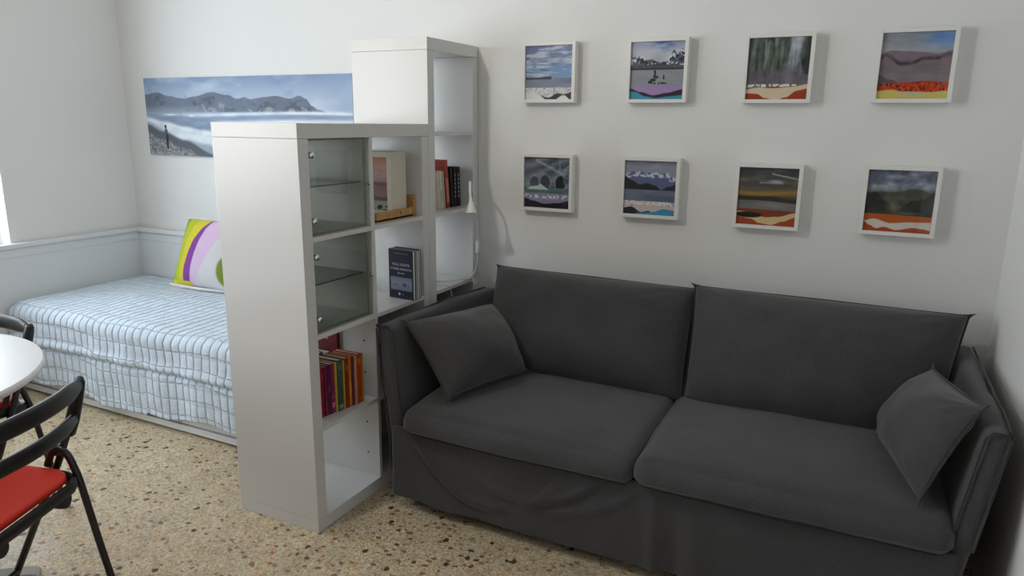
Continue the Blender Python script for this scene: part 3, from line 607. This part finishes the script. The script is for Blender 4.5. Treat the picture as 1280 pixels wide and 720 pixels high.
# ------------------------------------------------------------------ daybed
BX0, BX1, BY0, BY1 = -2.115, -.010, -.848, -.008
t = thing('daybed', 'white wooden daybed with railed back and drawers, in the corner behind the bookcases', 'bed', ((BX0+BX1)/2, -.43, 0))
bpn = obj('back_panel', bx(BX0+.02, BX1, -.034, -.010, .12, .795), M_bedw, t)
obj('panel_groove', bx(BX0+.04, BX1-.01, -.0352, -.034, .742, .746), mat('groove_shade', (.63, .65, .66), .6), bpn)
obj('rail_cap', bx(BX0+.001, BX1, -.048, -.008, .795, .820, bev=.004), M_bedw, t)
epn = obj('end_panel', bx(BX0+.006, BX0+.028, BY0-.10, -.034, .12, .795), M_bedw, t)
obj('panel_groove', bx(BX0+.028, BX0+.0292, BY0-.10, -.05, .742, .746), mat('groove_shade', (.63, .65, .66), .6), epn)
obj('rail_cap', bx(BX0+.001, BX0+.042, BY0-.145, -.048, .795, .820, bev=.004), M_bedw, t)
obj('end_panel', bx(BX1-.028, BX1-.004, BY0+.02, -.034, .12, .795), M_bedw, t)
obj('rail_cap', bx(BX1-.042, BX1, BY0-.02, -.048, .795, .820, bev=.004), M_bedw, t)
for xx, yy in ((BX0+.001, BY0-.145), (BX1-.045, BY0-.02)):
    obj('post', bx(xx, xx+.042, yy, yy+.042, 0, .795, bev=.003), M_bedw, t)
obj('plinth_rail', bx(BX0+.045, BX1-.046, BY0-.004, BY0+.016, .012, .044, bev=.002), M_bedw, t)
obj('bed_slat_base', bx(BX0+.045, BX1-.046, BY0+.03, -.04, .24, .30), M_bedw, t)
edges = [BX0+.05, -1.512, -.803, BX1-.05]
for a, c in zip(edges, edges[1:]):
    obj('drawer', bx(a+.004, c-.004, BY0, BY0+.4, .052, .235, bev=.003), M_bedw, t)
obj('mattress', bx(BX0+.045, BX1-.046, BY0+.02, -.045, .302, .478, bev=.02), mat('mattress_ticking', (.7, .7, .7), .8), t)

# quilt
QX0, QX1 = BX0+.034, BX1-.035; CS = .0515
def quilt():
    s0, s1 = 0.0, .79; r = .055; drop = .42
    n_u, n_v = 400, 190; L = s1 + r*math.pi/2 + drop
    bm = bmesh.new()
    def prof(s, x):
        yb = -.052; yfr = BY0-.028
        topl = abs(yfr-yb) - r
        if s < topl: return Vector((0, yb-s, .505)), Vector((0, 0, 1))
        a = (s-topl)/r
        if a < math.pi/2: return Vector((0, yfr+r-r*math.sin(a), .505-r+r*math.cos(a))), Vector((0, -math.sin(a), math.cos(a)))
        d = s-topl-r*math.pi/2
        return Vector((0, yfr, .505-r-d)), Vector((0, -1, 0))
    Ltot = (abs((BY0-.028)+.052)-r) + r*math.pi/2
    def fn(u, v):
        x = QX0+(QX1-QX0)*u
        hem = .366 + .012*math.sin(x*5.2+1)+.008*math.sin(x*13) - .008*max(0, x+.9) + (.012 if x > -1.35 and x < -1.0 else 0)
        s = v*(Ltot+hem); p, n = prof(s, x)
        xx = x
        puff = (abs(math.sin(math.pi*x/CS))**.4)*(abs(math.sin(math.pi*s/.080))**.30)
        tp = 1 if n.z > .9 else 0
        h = .0070*puff + wr((x, s, 0), 3.2, .007) + wr((x, s, 0), 9, .004, 2)
        q = Vector((xx, p.y, p.z)) + n*h
        dz = .505-.055-p.z
        if n.z < .3:   # hanging part: soft folds and one long crease
            k = min(1, dz/.12); q.y += -.004*k*math.sin(x*9+.6*math.sin(x*4)) - .004*k*math.sin(x*27)
            zc_ = .300+.012*(x+1.2); q.y += .016*math.exp(-((p.z-zc_)/.010)**2) - .012*math.exp(-((p.z-zc_-.03)/.022)**2)
        # front-left corner sinks
        e = max(0, (QX0+.09-x)/.09); q.z -= .025*e*e
        q.z += .012*math.exp(-((x+1.1)/.9)**2)*tp*math.sin(min(1, s/.7)*math.pi)
        return q
    V = grid(bm, n_u, n_v, fn); uv = bm.loops.layers.uv.new('stitch'); idx = {}
    for j, rw in enumerate(V):
        for i, vv in enumerate(rw): idx[vv] = ((QX0+(QX1-QX0)*i/n_u)/CS+50, (j/n_v*(Ltot+.366))/.080)
    for f in bm.faces:
        for l in f.loops: l[uv].uv = idx[l.vert]
    return bm
def stitch_material():
    m = M_quilt; nt = m.node_tree; N = nt.nodes.new; L = nt.links.new; b = nt.nodes['Principled BSDF']
    u = N('ShaderNodeUVMap'); u.uv_map = 'stitch'; nz = N('ShaderNodeTexNoise'); nz.inputs['Scale'].default_value = 3; L(u.outputs[0], nz.inputs['Vector'])
    sb = N('ShaderNodeVectorMath'); sb.operation = 'MULTIPLY_ADD'; sb.inputs[1].default_value = (.14, .14, 0); L(nz.outputs['Color'], sb.inputs[0]); L(u.outputs[0], sb.inputs[2])
    sp = N('ShaderNodeSeparateXYZ'); L(sb.outputs[0], sp.inputs[0]); outs = []
    for k, wd in ((0, .085), (1, .05)):
        p = N('ShaderNodeMath'); p.operation = 'PINGPONG'; p.inputs[1].default_value = .5; L(sp.outputs[k], p.inputs[0])
        r = N('ShaderNodeMapRange'); r.interpolation_type = 'SMOOTHSTEP'; r.inputs[1].default_value = 0; r.inputs[2].default_value = wd; L(p.outputs[0], r.inputs[0]); outs.append(r.outputs[0])
    mn_ = N('ShaderNodeMath'); mn_.operation = 'MINIMUM'; L(outs[0], mn_.inputs[0]); L(outs[1], mn_.inputs[1])
    bu = N('ShaderNodeBump'); bu.inputs['Strength'].default_value = 1; bu.inputs['Distance'].default_value = .0045; L(mn_.outputs[0], bu.inputs['Height'])
    old = b.inputs['Normal'].links[0].from_socket; L(old.node.outputs[0], bu.inputs['Normal']); L(bu.outputs[0], b.inputs['Normal'])
    c0 = b.inputs['Base Color'].links[0].from_socket; mx = N('ShaderNodeMix'); mx.data_type = 'RGBA'; mx.inputs[6].default_value = (.30, .35, .42, 1); L(c0, mx.inputs[7])
    mp = N('ShaderNodeMapRange'); mp.inputs[3].default_value = .90; mp.inputs[4].default_value = 1; L(mn_.outputs[0], mp.inputs[0]); L(mp.outputs[0], mx.inputs[0]); L(mx.outputs[2], b.inputs['Base Color'])   # darker stitching thread
stitch_material()
q = obj('quilt', quilt(), M_quilt, smooth=True)
tag(q, 'pale blue grey quilted bedspread with square stitching, draped over the daybed', 'bedspread')
sm = q.modifiers.new('thickness', 'SOLIDIFY'); sm.thickness = .006; sm.offset = -1

# ------------------------------------------------------------------ soft cushions
def cushion(name, P00, P10, P11, P01, thick, m, parent=None, n=36, p=3.0, q=.55, pinch=.045, seed=1, wrk=.006, seam=True, ear=.012, bias=.25):
    """corner points: P00 bottom-left, P10 bottom-right, P11 top-right, P01 top-left, of the cushion mid-plane"""
    A, B, C_, D = map(Vector, (P00, P10, P11, P01)); nrm = ((B-A).cross(D-A) + (C_-B).cross(D-C_)).normalized()
    bm = bmesh.new()
    def mid(u, v):
        s, t_ = 2*u-1, 2*v-1
        # sides pulled in between the corners
        su = s*(1-pinch*(1-t_*t_)); tv = t_*(1-pinch*(1-s*s)); uu, vv = (su+1)/2, (tv+1)/2
        return (A*(1-uu)+B*uu)*(1-vv)+(D*(1-uu)+C_*uu)*vv
    def thk(u, v):
        s, t_ = abs(2*u-1), abs(2*v-1); return ((1-s**p)*(1-t_**p))**q if s < 1 and t_ < 1 else 0
    def dist(k):      # denser near the rim
        x = 2*k-1; return .5+.5*math.copysign(1-(1-abs(x))**1.5, x)
    fronts = {}
    for side in (1, -1):
        V = []
        for j in range(n+1):
            rowv = []
            for i in range(n+1):
                rim = i in (0, n) or j in (0, n)
                if rim and side == -1: rowv.append(fronts[(i, j)]); continue
                u, v = dist(i/n), dist(j/n); P = mid(u, v); tk = thk(u, v)
                P = P + nrm*side*thick*tk*(bias if side == -1 else 1-bias)
                P = P + nrm*side*(wr(P, 5, wrk, seed)+wr(P, 13, wrk*.4, seed+3))*min(1, tk*1.6)
                # radiating pleats from the corners
                for cu, cv in ((0, 0), (1, 0), (0, 1), (1, 1)):
                    du, dv = u-cu, v-cv; rr = math.hypot(du, dv)
                    if rr < .38: P = P + nrm*side*.35*wrk*math.sin(math.atan2(dv, du)*14+seed)*(1-rr/.38)*min(1, tk*3)
                vert = bm.verts.new(P)
                if rim: fronts[(i, j)] = vert
                rowv.append(vert)
            V.append(rowv)
        for j in range(n):
            for i in range(n):
                f = (V[j][i], V[j][i+1], V[j+1][i+1], V[j+1][i])
                bm.faces.new(f if side == 1 else f[::-1])
    o = obj(name, bm, m, parent, smooth=True)
    if seam:      # welt around the rim with little corner ears
        pts = []
        ks = [i/n for i in range(n)]
        for k in ks: pts.append(mid(dist(k), 0))
        for k in ks: pts.append(mid(1, dist(k)))
        for k in ks: pts.append(mid(dist(1-k), 1))
        for k in ks: pts.append(mid(0, dist(1-k)))
        cen = (A+B+C_+D)/4; bm = bmesh.new(); W = []
        for i, pnt in enumerate(pts):
            d = (pnt-cen).normalized(); c = min(i % n, n-(i % n)); e = .007 + ear*max(0, 1-c/2.5)
            W.append([bm.verts.new(pnt - d*.004 + nrm*.0028), bm.verts.new(pnt + d*e + nrm*.0018), bm.verts.new(pnt + d*e - nrm*.0018), bm.verts.new(pnt - d*.004 - nrm*.0028)])
        for i in range(len(W)):
            a, b2 = W[i], W[(i+1) % len(W)]
            for k in range(4): bm.faces.new((a[k], b2[k], b2[(k+1) % 4], a[(k+1) % 4]))
        obj('seam_welt', bm, M_seam if m is M_sofa else m, o, smooth=True)
    return o

def softbox(bm, x0, x1, y0, y1, z0, z1, r, n=20, crown=(0, 0, 0), seed=1, wrk=.003, fn=None):
    """rounded box with bulged faces"""
    c = Vector(((x0+x1)/2, (y0+y1)/2, (z0+z1)/2)); hx, hy, hz = (x1-x0)/2, (y1-y0)/2, (z1-z0)/2; cache = {}
    def P(a, b_, d):
        key = (round(a, 5), round(b_, 5), round(d, 5))
        if key in cache: return cache[key]
        v = Vector((a*hx, b_*hy, d*hz)); inn = Vector((max(-hx+r, min(hx-r, v.x)), max(-hy+r, min(hy-r, v.y)), max(-hz+r, min(hz-r, v.z))))
        dv = v-inn
        if dv.length > 1e-9: v = inn+dv.normalized()*r
        v = v + Vector((crown[0]*a*(1-b_*b_)*(1-d*d), crown[1]*b_*(1-a*a)*(1-d*d), crown[2]*d*(1-abs(a)**3)*(1-abs(b_)**3)))
        w_ = c+v; nn = Vector((a*abs(a)**3, b_*abs(b_)**3, d*abs(d)**3))
        if nn.length > 0: w_ = w_+nn.normalized()*(wr(w_, 5, wrk, seed)+wr(w_, 14, wrk*.4, seed+5))
        if fn: w_ = fn(w_)
        cache[key] = bm.verts.new(w_); return cache[key]
    def rem(k, h): # cluster samples near the rounded edges
        x = 2*k-1; lim = 1-r/h
        e = min(.35, .35); ax_ = abs(x)
        y_ = ax_/(1-e)*lim if ax_ < 1-e else lim+(1-lim)*math.sin((ax_-(1-e))/e*math.pi/2)**1.0
        return math.copysign(min(1, y_), x) if x else 0
    ks = [i/n for i in range(n+1)]
    Xs = [rem(k, hx) for k in ks]; Ys = [rem(k, hy) for k in ks]; Zs = [rem(k, hz) for k in ks]
    def face(A, B, f, flip):
        for j in range(n):
            for i in range(n):
                q4 = [f(A[i], B[j]), f(A[i+1], B[j]), f(A[i+1], B[j+1]), f(A[i], B[j+1])]
                bm.faces.new(q4[::-1] if flip else q4)
    face(Xs, Ys, lambda a, b_: P(a, b_, 1), False); face(Xs, Ys, lambda a, b_: P(a, b_, -1), True)
    face(Xs, Zs, lambda a, b_: P(a, -1, b_), False); face(Xs, Zs, lambda a, b_: P(a, 1, b_), True)
    face(Ys, Zs, lambda a, b_: P(1, a, b_), False); face(Ys, Zs, lambda a, b_: P(-1, a, b_), True)
    return bm

# ------------------------------------------------------------------ sofa
SYF = -.935; ZH = .048
sofa = thing('sofa', 'dark charcoal two seat slipcovered sofa under the box frames', 'sofa', (1.47, -.48, 0))
splayL = lambda p: Vector((p.x - .062*max(0, (p.z-.15))/.57, p.y, p.z - .03*max(0, (p.y+.3))/1*(p.z > .4) - .020*((p.y-SYF)/.9)*(p.z > .5)))
splayR = lambda p: Vector((p.x + .075*max(0, (p.z-.15))/.57, p.y, p.z))
armL = obj('armrest', softbox(bmesh.new(), .515, .592, SYF+.005, -.035, ZH, .742, .024, 18, (.004, 0, .0), 2, .006, splayL), M_sofa, sofa, smooth=True)
armR = obj('armrest', softbox(bmesh.new(), 2.362, 2.425, SYF+.005, -.035, ZH, .715, .026, 18, (.006, 0, .0), 3, .008, splayR), M_sofa, sofa, smooth=True)
def outline(x0, x1, z1, f, y): return [f(Vector(p)) for p in ((x0, y, ZH), (x0, y, .3), (x0, y, z1-.02), (x0+.012, y, z1), (x1-.012, y, z1), (x1, y, z1-.02), (x1, y, .36))]
for ar, x0, x1, z1, f in ((armL, .517, .590, .742, splayL), (armR, 2.364, 2.423, .715, splayR)):
    obj('seam_welt', tube(bmesh.new(), outline(x0, x1, z1, f, SYF+.008), .0034, 6), M_seam, ar, smooth=True)
    xo = x0 if ar is armL else x1
    obj('seam_welt', tube(bmesh.new(), [f(Vector((xo, yy, z1-.004+wr((0, yy, 0), 6, .004)))) for yy in np.linspace(SYF+.012, -.05, 14)], .0042, 6), M_seam, ar, smooth=True)
obj('back_panel', softbox(bmesh.new(), .54, 2.46, -.150, -.015, ZH, .705, .03, 16, (0, .01, 0), 4, .004), M_sofa, sofa, smooth=True)
obj('base_frame', bx(.60, 2.33, SYF+.07, -.06, .10, .315), M_under, sofa)
for x, y in ((.575, SYF+.052), (.60, -.10), (2.37, SYF+.052), (2.35, -.10), (1.47, SYF+.06)):
    b = bmesh.new(); lathe(b, [(.017, 0), (.019, .004), (.021, .105)], (x, y, 0), 20); obj('leg', b, M_woodleg, sofa, auto=40)
# skirt with swag folds
def skirt():
    bm = bmesh.new(); x0, x1 = .522, 2.418
    def ridge(x, z, ax_, az, bx_, bz, sag, wdt, amp):
        t_ = (x-ax_)/(bx_-ax_)
        if t_ < -.12 or t_ > 1.12: return 0
        zz_ = az+(bz-az)*t_ - sag*4*t_*(1-t_); e = min(1, max(0, (t_+.12)/.25))*min(1, max(0, (1.12-t_)/.25))
        return amp*e*math.exp(-((z-zz_)/wdt)**2)
    def fn(u, v):
        x = x0+(x1-x0)*u; hem = .050-.012*math.exp(-((x-.75)/.08)**2)+.006*math.sin(x*4.1)-.008*math.exp(-((x-1.6)/.2)**2); z = .345+(hem-.345)*v
        y = SYF+.004 - .010*v
        y -= ridge(x, z, .62, .31, 1.25, .30, .20, .020, .012); y += ridge(x, z, .62, .285, 1.2, .27, .19, .016, .009)
        y -= ridge(x, z, .95, .20, 1.38, .32, .07, .020, .013); y += ridge(x, z, .95, .17, 1.38, .29, .07, .018, .008)
        y -= ridge(x, z, 1.1, .16, 1.5, .30, .05, .018, .010)
        for xc, wx, am in ((1.56, .022, .014), (1.63, .025, -.010), (1.70, .03, .012), (1.95, .05, .006), (2.12, .04, .007), (2.25, .05, -.005)):
            y -= am*math.exp(-((x-xc-.05*(.3-z))/wx)**2)*(.25+.75*v)
        y += wr((x, 0, z), 6, .006, 9)
        return (x, y, z)
    grid(bm, 190, 34, fn); return bm
o = obj('skirt', skirt(), M_sofa, sofa, smooth=True); s_ = o.modifiers.new('thickness', 'SOLIDIFY'); s_.thickness = .004; s_.offset = -1
# seat cushions
def seat(x0, x1, seed, dz=0):
    def f(p):
        # front face swells and the top rolls down towards the front
        t_ = max(0, (-.62-p.y)/.35); return Vector((p.x, p.y - .012*math.sin(max(0, min(1, (p.z-.31)/.12))*math.pi)*(p.y < -.8), p.z-.012*t_*t_*(p.z > .36)+dz))
    o = obj('seat_cushion', softbox(bmesh.new(), x0, x1, SYF-.018, -.30, .322, .438, .046, 30, (.006, .012, .022), seed, .005, f), M_sofa, sofa, smooth=True)
    pts = [(x0+.02, SYF+.02, .324+dz), (x0+.035, SYF-.004, .327+dz)]+[(x, SYF-.012-.010*math.sin((x-x0)/(x1-x0)*math.pi), .331+dz+wr((x, 0, 0), 5, .003, seed)) for x in np.linspace(x0+.06, x1-.06, 16)]+[(x1-.035, SYF-.004, .327+dz), (x1-.02, SYF+.02, .324+dz)]
    obj('seam_welt', tube(bmesh.new(), pts, .004, 6), M_seam, o, smooth=True)
    return o
seat(.574, 1.490, 11); seat(1.488, 2.405, 12, .008)
# back cushions
cushion('back_cushion', (.615, -.355, .425), (1.510, -.365, .425), (1.502, -.165, .842), (.585, -.155, .848), .20, M_sofa, sofa, 40, 3.2, .5, .016, 21, .014, ear=.014)
cushion('back_cushion', (1.520, -.365, .425), (2.385, -.345, .425), (2.452, -.165, .852), (1.500, -.175, .858), .20, M_sofa, sofa, 40, 3.2, .5, .016, 22, .014, ear=.02)

# throw pillows
o = cushion('throw_pillow', (.738, -.868, .470), (.880, -.470, .480), (.650, -.345, .718), (.540, -.850, .742), .175, M_sofa, None, 34, 2.4, .6, .05, 31, .020, ear=.022)
tag(o, 'charcoal throw pillow leaning on the left sofa arm by the bookcase', 'pillow', 'charcoal throw pillows on the sofa')
o = cushion('throw_pillow', (2.205, -.465, .470), (2.312, -.885, .462), (2.428, -.880, .765), (2.345, -.400, .712), .125, M_sofa, None, 34, 2.4, .6, .05, 32, .020, ear=.022)
tag(o, 'charcoal throw pillow leaning on the right sofa arm near the side wall', 'pillow', 'charcoal throw pillows on the sofa')

# patterned pillow on the daybed
def patterned():
    p = Pic(90, 90); u, v = p.u, p.v; p.grad([(0, 'd6d4d6'), (1, 'cfcdcf')])
    x1 = p.u - .05*np.sin(v*3.1)
    cpur = .10+.20*(1-v)**1.3
    def curve(pts):
        vv = np.array([a for a, _ in pts]); xx = np.array([b_ for _, b_ in pts]); return np.interp(v, vv, xx)
    s1 = curve([(0, .56), (.12, .44), (.3, .33), (.5, .27), (.7, .235), (.85, .235), (1, .24)])
    s2 = curve([(0, .60), (.12, .52), (.3, .45), (.5, .40), (.7, .375), (.88, .37), (.93, .36), (1, .36)])
    pk = curve([(0, 1.0), (.2, .86), (.4, .72), (.6, .60), (.8, .52), (1, .46)])
    e = lambda lim: np.clip((lim-u)*90+.5, 0, 1)
    p.put(e(pk), 'd8bcd8'); p.put(e(s2), '8a4c9c'); p.put(e(s1), 'd8cc44'); p.put(e(s1*.55), 'b8c43c'); p.put(e(s1*.18), '8c9c48')
    p.put(np.clip((v-.93)*90, 0, 1)*e(.40+0*u), 'd8cc44'); p.put(np.clip(3-3*(((u-.98)/.16)**2+((v-.72)/.24)**2), 0, 1), '7c8c3c')
    return p
pic = patterned(); n = 90
A, B, C_, D = Vector((-1.585, -.205, .536)), Vector((-1.12, -.205, .536)), Vector((-1.14, -.105, .927)), Vector((-1.518, -.105, .922))
nrm = (B-A).cross(D-A).normalized()
def pil(side):
    def fn(a, b_):
        v = 1-b_; s, t_ = 2*a-1, 2*v-1; su = s*(1-.03*(1-t_*t_)); tv = t_*(1-.03*(1-s*s)); uu, vv = (su+1)/2, (tv+1)/2
        P = (A*(1-uu)+B*uu)*(1-vv)+(D*(1-uu)+C_*uu)*vv
        tk = max(0, (1-abs(s)**2.6)*(1-abs(t_)**2.6))**.55
        return P+nrm*side*(.052*tk+.001+wr(P, 9, .004)*tk)
    return fn
t = thing('patterned_pillow', 'pillow with lime, purple and pink curves leaning on the daybed back', 'pillow', tuple((A+B)/2))
picture_mesh('pillow_front', pic, pil(1), M_cush, t, 1.0)
b = bmesh.new(); grid(b, 30, 30, lambda a, c: pil(-1)(1-a, c)); obj('pillow_back', b, mat_fabric('white_cotton', (.72, .72, .70)), t, smooth=True)
for ch in t.children: ch.data.polygons.foreach_set('use_smooth', [True]*len(ch.data.polygons))
b = bmesh.new(); tube(b, [A+Vector((-.02, 0, -.004)), A+(B-A)*.05+Vector((0, -.004, -.006)), A+(B-A)*.5+Vector((0, -.006, -.005)), B], [.010, .012, .009, .009], 10); tube(b, [D+Vector((-.006, 0, .0)), D+(C_-D)*.5+Vector((0, 0, .004)), C_], [.006, .005, .005], 8)
obj('pillow_edge', b, mat_fabric('white_edge_cotton', (.76, .75, .72)), t, smooth=True, label='white edge of the pillow')

# ------------------------------------------------------------------ round table
TC = Vector((-.574, -2.212, 0)); TR = .562
t = thing('round_table', 'round white pedestal table between the two folding chairs', 'table', tuple(TC))
b = bmesh.new(); lathe(b, [(TR-.02, .712), (TR-.004, .716), (TR, .724), (TR, .734), (TR-.003, .7395), (TR-.01, .740)], TC, 96); obj('tabletop', b, M_table, t, auto=35)
b = bmesh.new(); lathe(b, [(.05, .03), (.05, .06), (.032, .10), (.030, .60), (.05, .68), (.16, .70), (.16, .712)], TC, 32); obj('column', b, M_pedestal, t, auto=35)
for k in range(4):
    a = math.atan2(.35, .31)+k*math.pi/2; Rm = Matrix.Rotation(a, 3, 'Z'); b = bmesh.new()
    pr = [(.03, .07), (.20, .062), (.46, .030), (.475, .020), (.475, 0), (.44, 0), (.03, .015)]
    Lf = [b.verts.new(TC+Rm @ Vector((x, -.028, z))) for x, z in pr]; Rt = [b.verts.new(TC+Rm @ Vector((x, .028, z))) for x, z in pr]
    b.faces.new(Lf); b.faces.new(Rt[::-1])
    for i in range(len(pr)): b.faces.new((Lf[i], Rt[i], Rt[(i+1) % 7], Lf[(i+1) % 7]))
    bmesh.ops.recalc_face_normals(b, faces=b.faces); bmesh.ops.bevel(b, geom=list(b.edges), offset=.003, segments=2, affect='EDGES')
    obj('foot', b, M_pedestal, t, auto=35)

# ------------------------------------------------------------------ folding chairs (local frame: +y is where the sitter faces)
def strip(bm, path, half, th, up=Vector((0, 0, 1))):
    """flat rounded bar along path; half = half height list, th = half thickness"""
    n = len(path); rings = []
    for i, p in enumerate(path):
        t_ = (path[min(i+1, n-1)]-path[max(i-1, 0)]).normalized(); side = t_.cross(up).normalized(); u = side.cross(t_).normalized(); h = half[i] if isinstance(half, list) else half
        ring = []
        for k in range(12):
            a = k*2*math.pi/12; cx, cz = math.cos(a), math.sin(a)
            ring.append(bm.verts.new(p + side*th*math.copysign(abs(cx)**.6, cx) + u*h*math.copysign(abs(cz)**.6, cz)))
        rings.append(ring)
    for A_, B_ in zip(rings, rings[1:]):
        for k in range(12): bm.faces.new((A_[k], A_[(k+1) % 12], B_[(k+1) % 12], B_[k]))
    bm.faces.new(rings[0][::-1]); bm.faces.new(rings[-1])
def chair(label, loc, rz):
    t = thing('folding_chair', label, 'chair', loc, rz, 'black folding chairs with red seats')
    arc = lambda z, yo=0, w_=.222: [Vector((w_*s, -.232-.045*(1-s*s)-yo, z+.004*(1-s*s))) for s in np.linspace(-1, 1, 22)]
    b = bmesh.new()
    strip(b, arc(.748), [.014+.012*min(1, (1-abs(s))*3) for s in np.linspace(-1, 1, 22)], .011)
    strip(b, [p+Vector((0, .018, 0)) for p in arc(.648, 0, .208)], [.016+.006*min(1, (1-abs(s))*3) for s in np.linspace(-1, 1, 22)], .010)
    for s in (-1, 1):
        strip(b, [Vector((s*x, y, z)) for x, y, z in ((.222, -.234, .765), (.226, -.232, .755), (.225, -.226, .735), (.220, -.217, .69), (.215, -.205, .645), (.214, -.196, .615), (.214, -.190, .595))], [.010, .014, .017, .017, .019, .017, .014], .012, Vector((0, 1, 0)))
    obj('backrest', b, M_black, t, smooth=True)
    b = bmesh.new()
    for s in (-1, 1): tube(b, [(s*.214, -.196, .63), (s*.218, -.139, .50), (s*.218, .1, .012)], .0105, 12)
    tube(b, [(-.218, .04, .13), (.218, .04, .13)], .008, 10)
    obj('front_legs', b, M_tube, t, smooth=True)
    b = bmesh.new()
    for s in (-1, 1):
        tube(b, smooth_path([(s*.198, -.120, .500), (s*.198, -.140, .545), (s*.198, -.160, .556), (s*.200, -.185, .535), (s*.202, -.200, .49), (s*.203, -.212, .44), (s*.205, -.250, .22), (s*.205, -.292, .012)], 5), .0105, 12)
    tube(b, [(-.203, -.262, .13), (.203, -.262, .13)], .008, 10)
    obj('rear_legs', b, M_tube, t, smooth=True)
    for s in (-1, 1):
        b = bmesh.new(); lathe(b, [(.012, -.014), (.013, -.010), (.013, .010), (.012, .014)], (s*.208, -.150, .545), 14, Matrix.Rotation(R(90), 4, 'Y')); obj('pivot', b, M_tube, t, auto=40)
        for yy, zz_ in ((.1, .0), (-.292, 0)):
            b = bmesh.new(); lathe(b, [(.013, 0), (.014, .003), (.014, .022), (.012, .028)], (s*(.218 if yy > 0 else .205), yy, 0), 14); obj('rubber_foot', b, M_black, t, auto=40)
    def sh(s, w0=.19, w1=.175, y0=-.205, y1=.205, r=.05, e=0):
        out = []
        for cx, cy, a0 in ((1, 1, 0), (-1, 1, 90), (-1, -1, 180), (1, -1, 270)):
            w_ = w1 if cy > 0 else w0; yy = y1 if cy > 0 else y0
            for k in range(7):
                a = R(a0+k*15); out.append((cx*(w_-r)+(r-e)*math.cos(a), (yy-cy*r)+(r-e)*math.sin(a)))
        return out
    tilt = lambda x, y, z: Vector((x, y, z+.045*max(0, (y+.2)/.4)+.010*(x/.19)**2))
    b = bmesh.new(); prof = [(.006, .458), (.0, .464), (.0, .476), (.006, .483), (.03, .486)]
    rings = [[b.verts.new(tilt(x, y, z)) for x, y in sh(1, e=e)] for e, z in prof]
    rings = [[b.verts.new(tilt(x*.997, y*.997, prof[0][1])) for x, y in sh(1, e=.01)]]+rings
    for A_, B_ in zip(rings, rings[1:]):
        m_ = len(A_)
        for k in range(m_): b.faces.new((A_[k], A_[(k+1) % m_], B_[(k+1) % m_], B_[k]))
    b.faces.new(rings[0][::-1]); ctr = b.verts.new(tilt(0, 0, .482)); L_ = rings[-1]
    inner = [b.verts.new((v.co-ctr.co)*.5+ctr.co) for v in L_]
    for k in range(len(L_)): b.faces.new((L_[k], L_[(k+1) % len(L_)], inner[(k+1) % len(L_)], inner[k])); b.faces.new((inner[k], inner[(k+1) % len(L_)], ctr))
    obj('seat', b, M_seat, t, smooth=True, label='red seat')
    b = bmesh.new(); out = sh(1, .204, .186, -.219, .212, .055)
    P = [tilt(x, y, .448) for x, y in out]; strip_pts = P+[P[0]]
    rings = []
    for i, p in enumerate(P):
        t_ = (P[(i+1) % len(P)]-P[i-1]).normalized(); sd = t_.cross(Vector((0, 0, 1))).normalized()
        rings.append([b.verts.new(p+sd*dx_+Vector((0, 0, dz_))) for dx_, dz_ in ((-.016, -.014), (.004, -.016), (.008, -.008), (.008, .010), (.003, .017), (-.006, .017), (-.016, .008))])
    for i in range(len(rings)):
        A_, B_ = rings[i], rings[(i+1) % len(rings)]
        for k in range(7): b.faces.new((A_[k], A_[(k+1) % 7], B_[(k+1) % 7], B_[k]))
    for s in (-1, 1): lathe(b, [(.004, -.02), (.022, -.018), (.024, 0), (.022, .018)], (s*.12, -.207, .434), 16, Matrix.Rotation(R(90), 4, 'X'))
    bmesh.ops.recalc_face_normals(b, faces=b.faces)
    obj('seat_frame', b, M_black, t, auto=50)
    return t
chair('black folding chair with red seat in the foreground, its backrest nearest the viewer', (-.032, -2.156, 0), math.atan2(.925, -.38))
chair('black folding chair with red seat on the far side of the table by the daybed', (-.772, -1.862, 0), R(190))
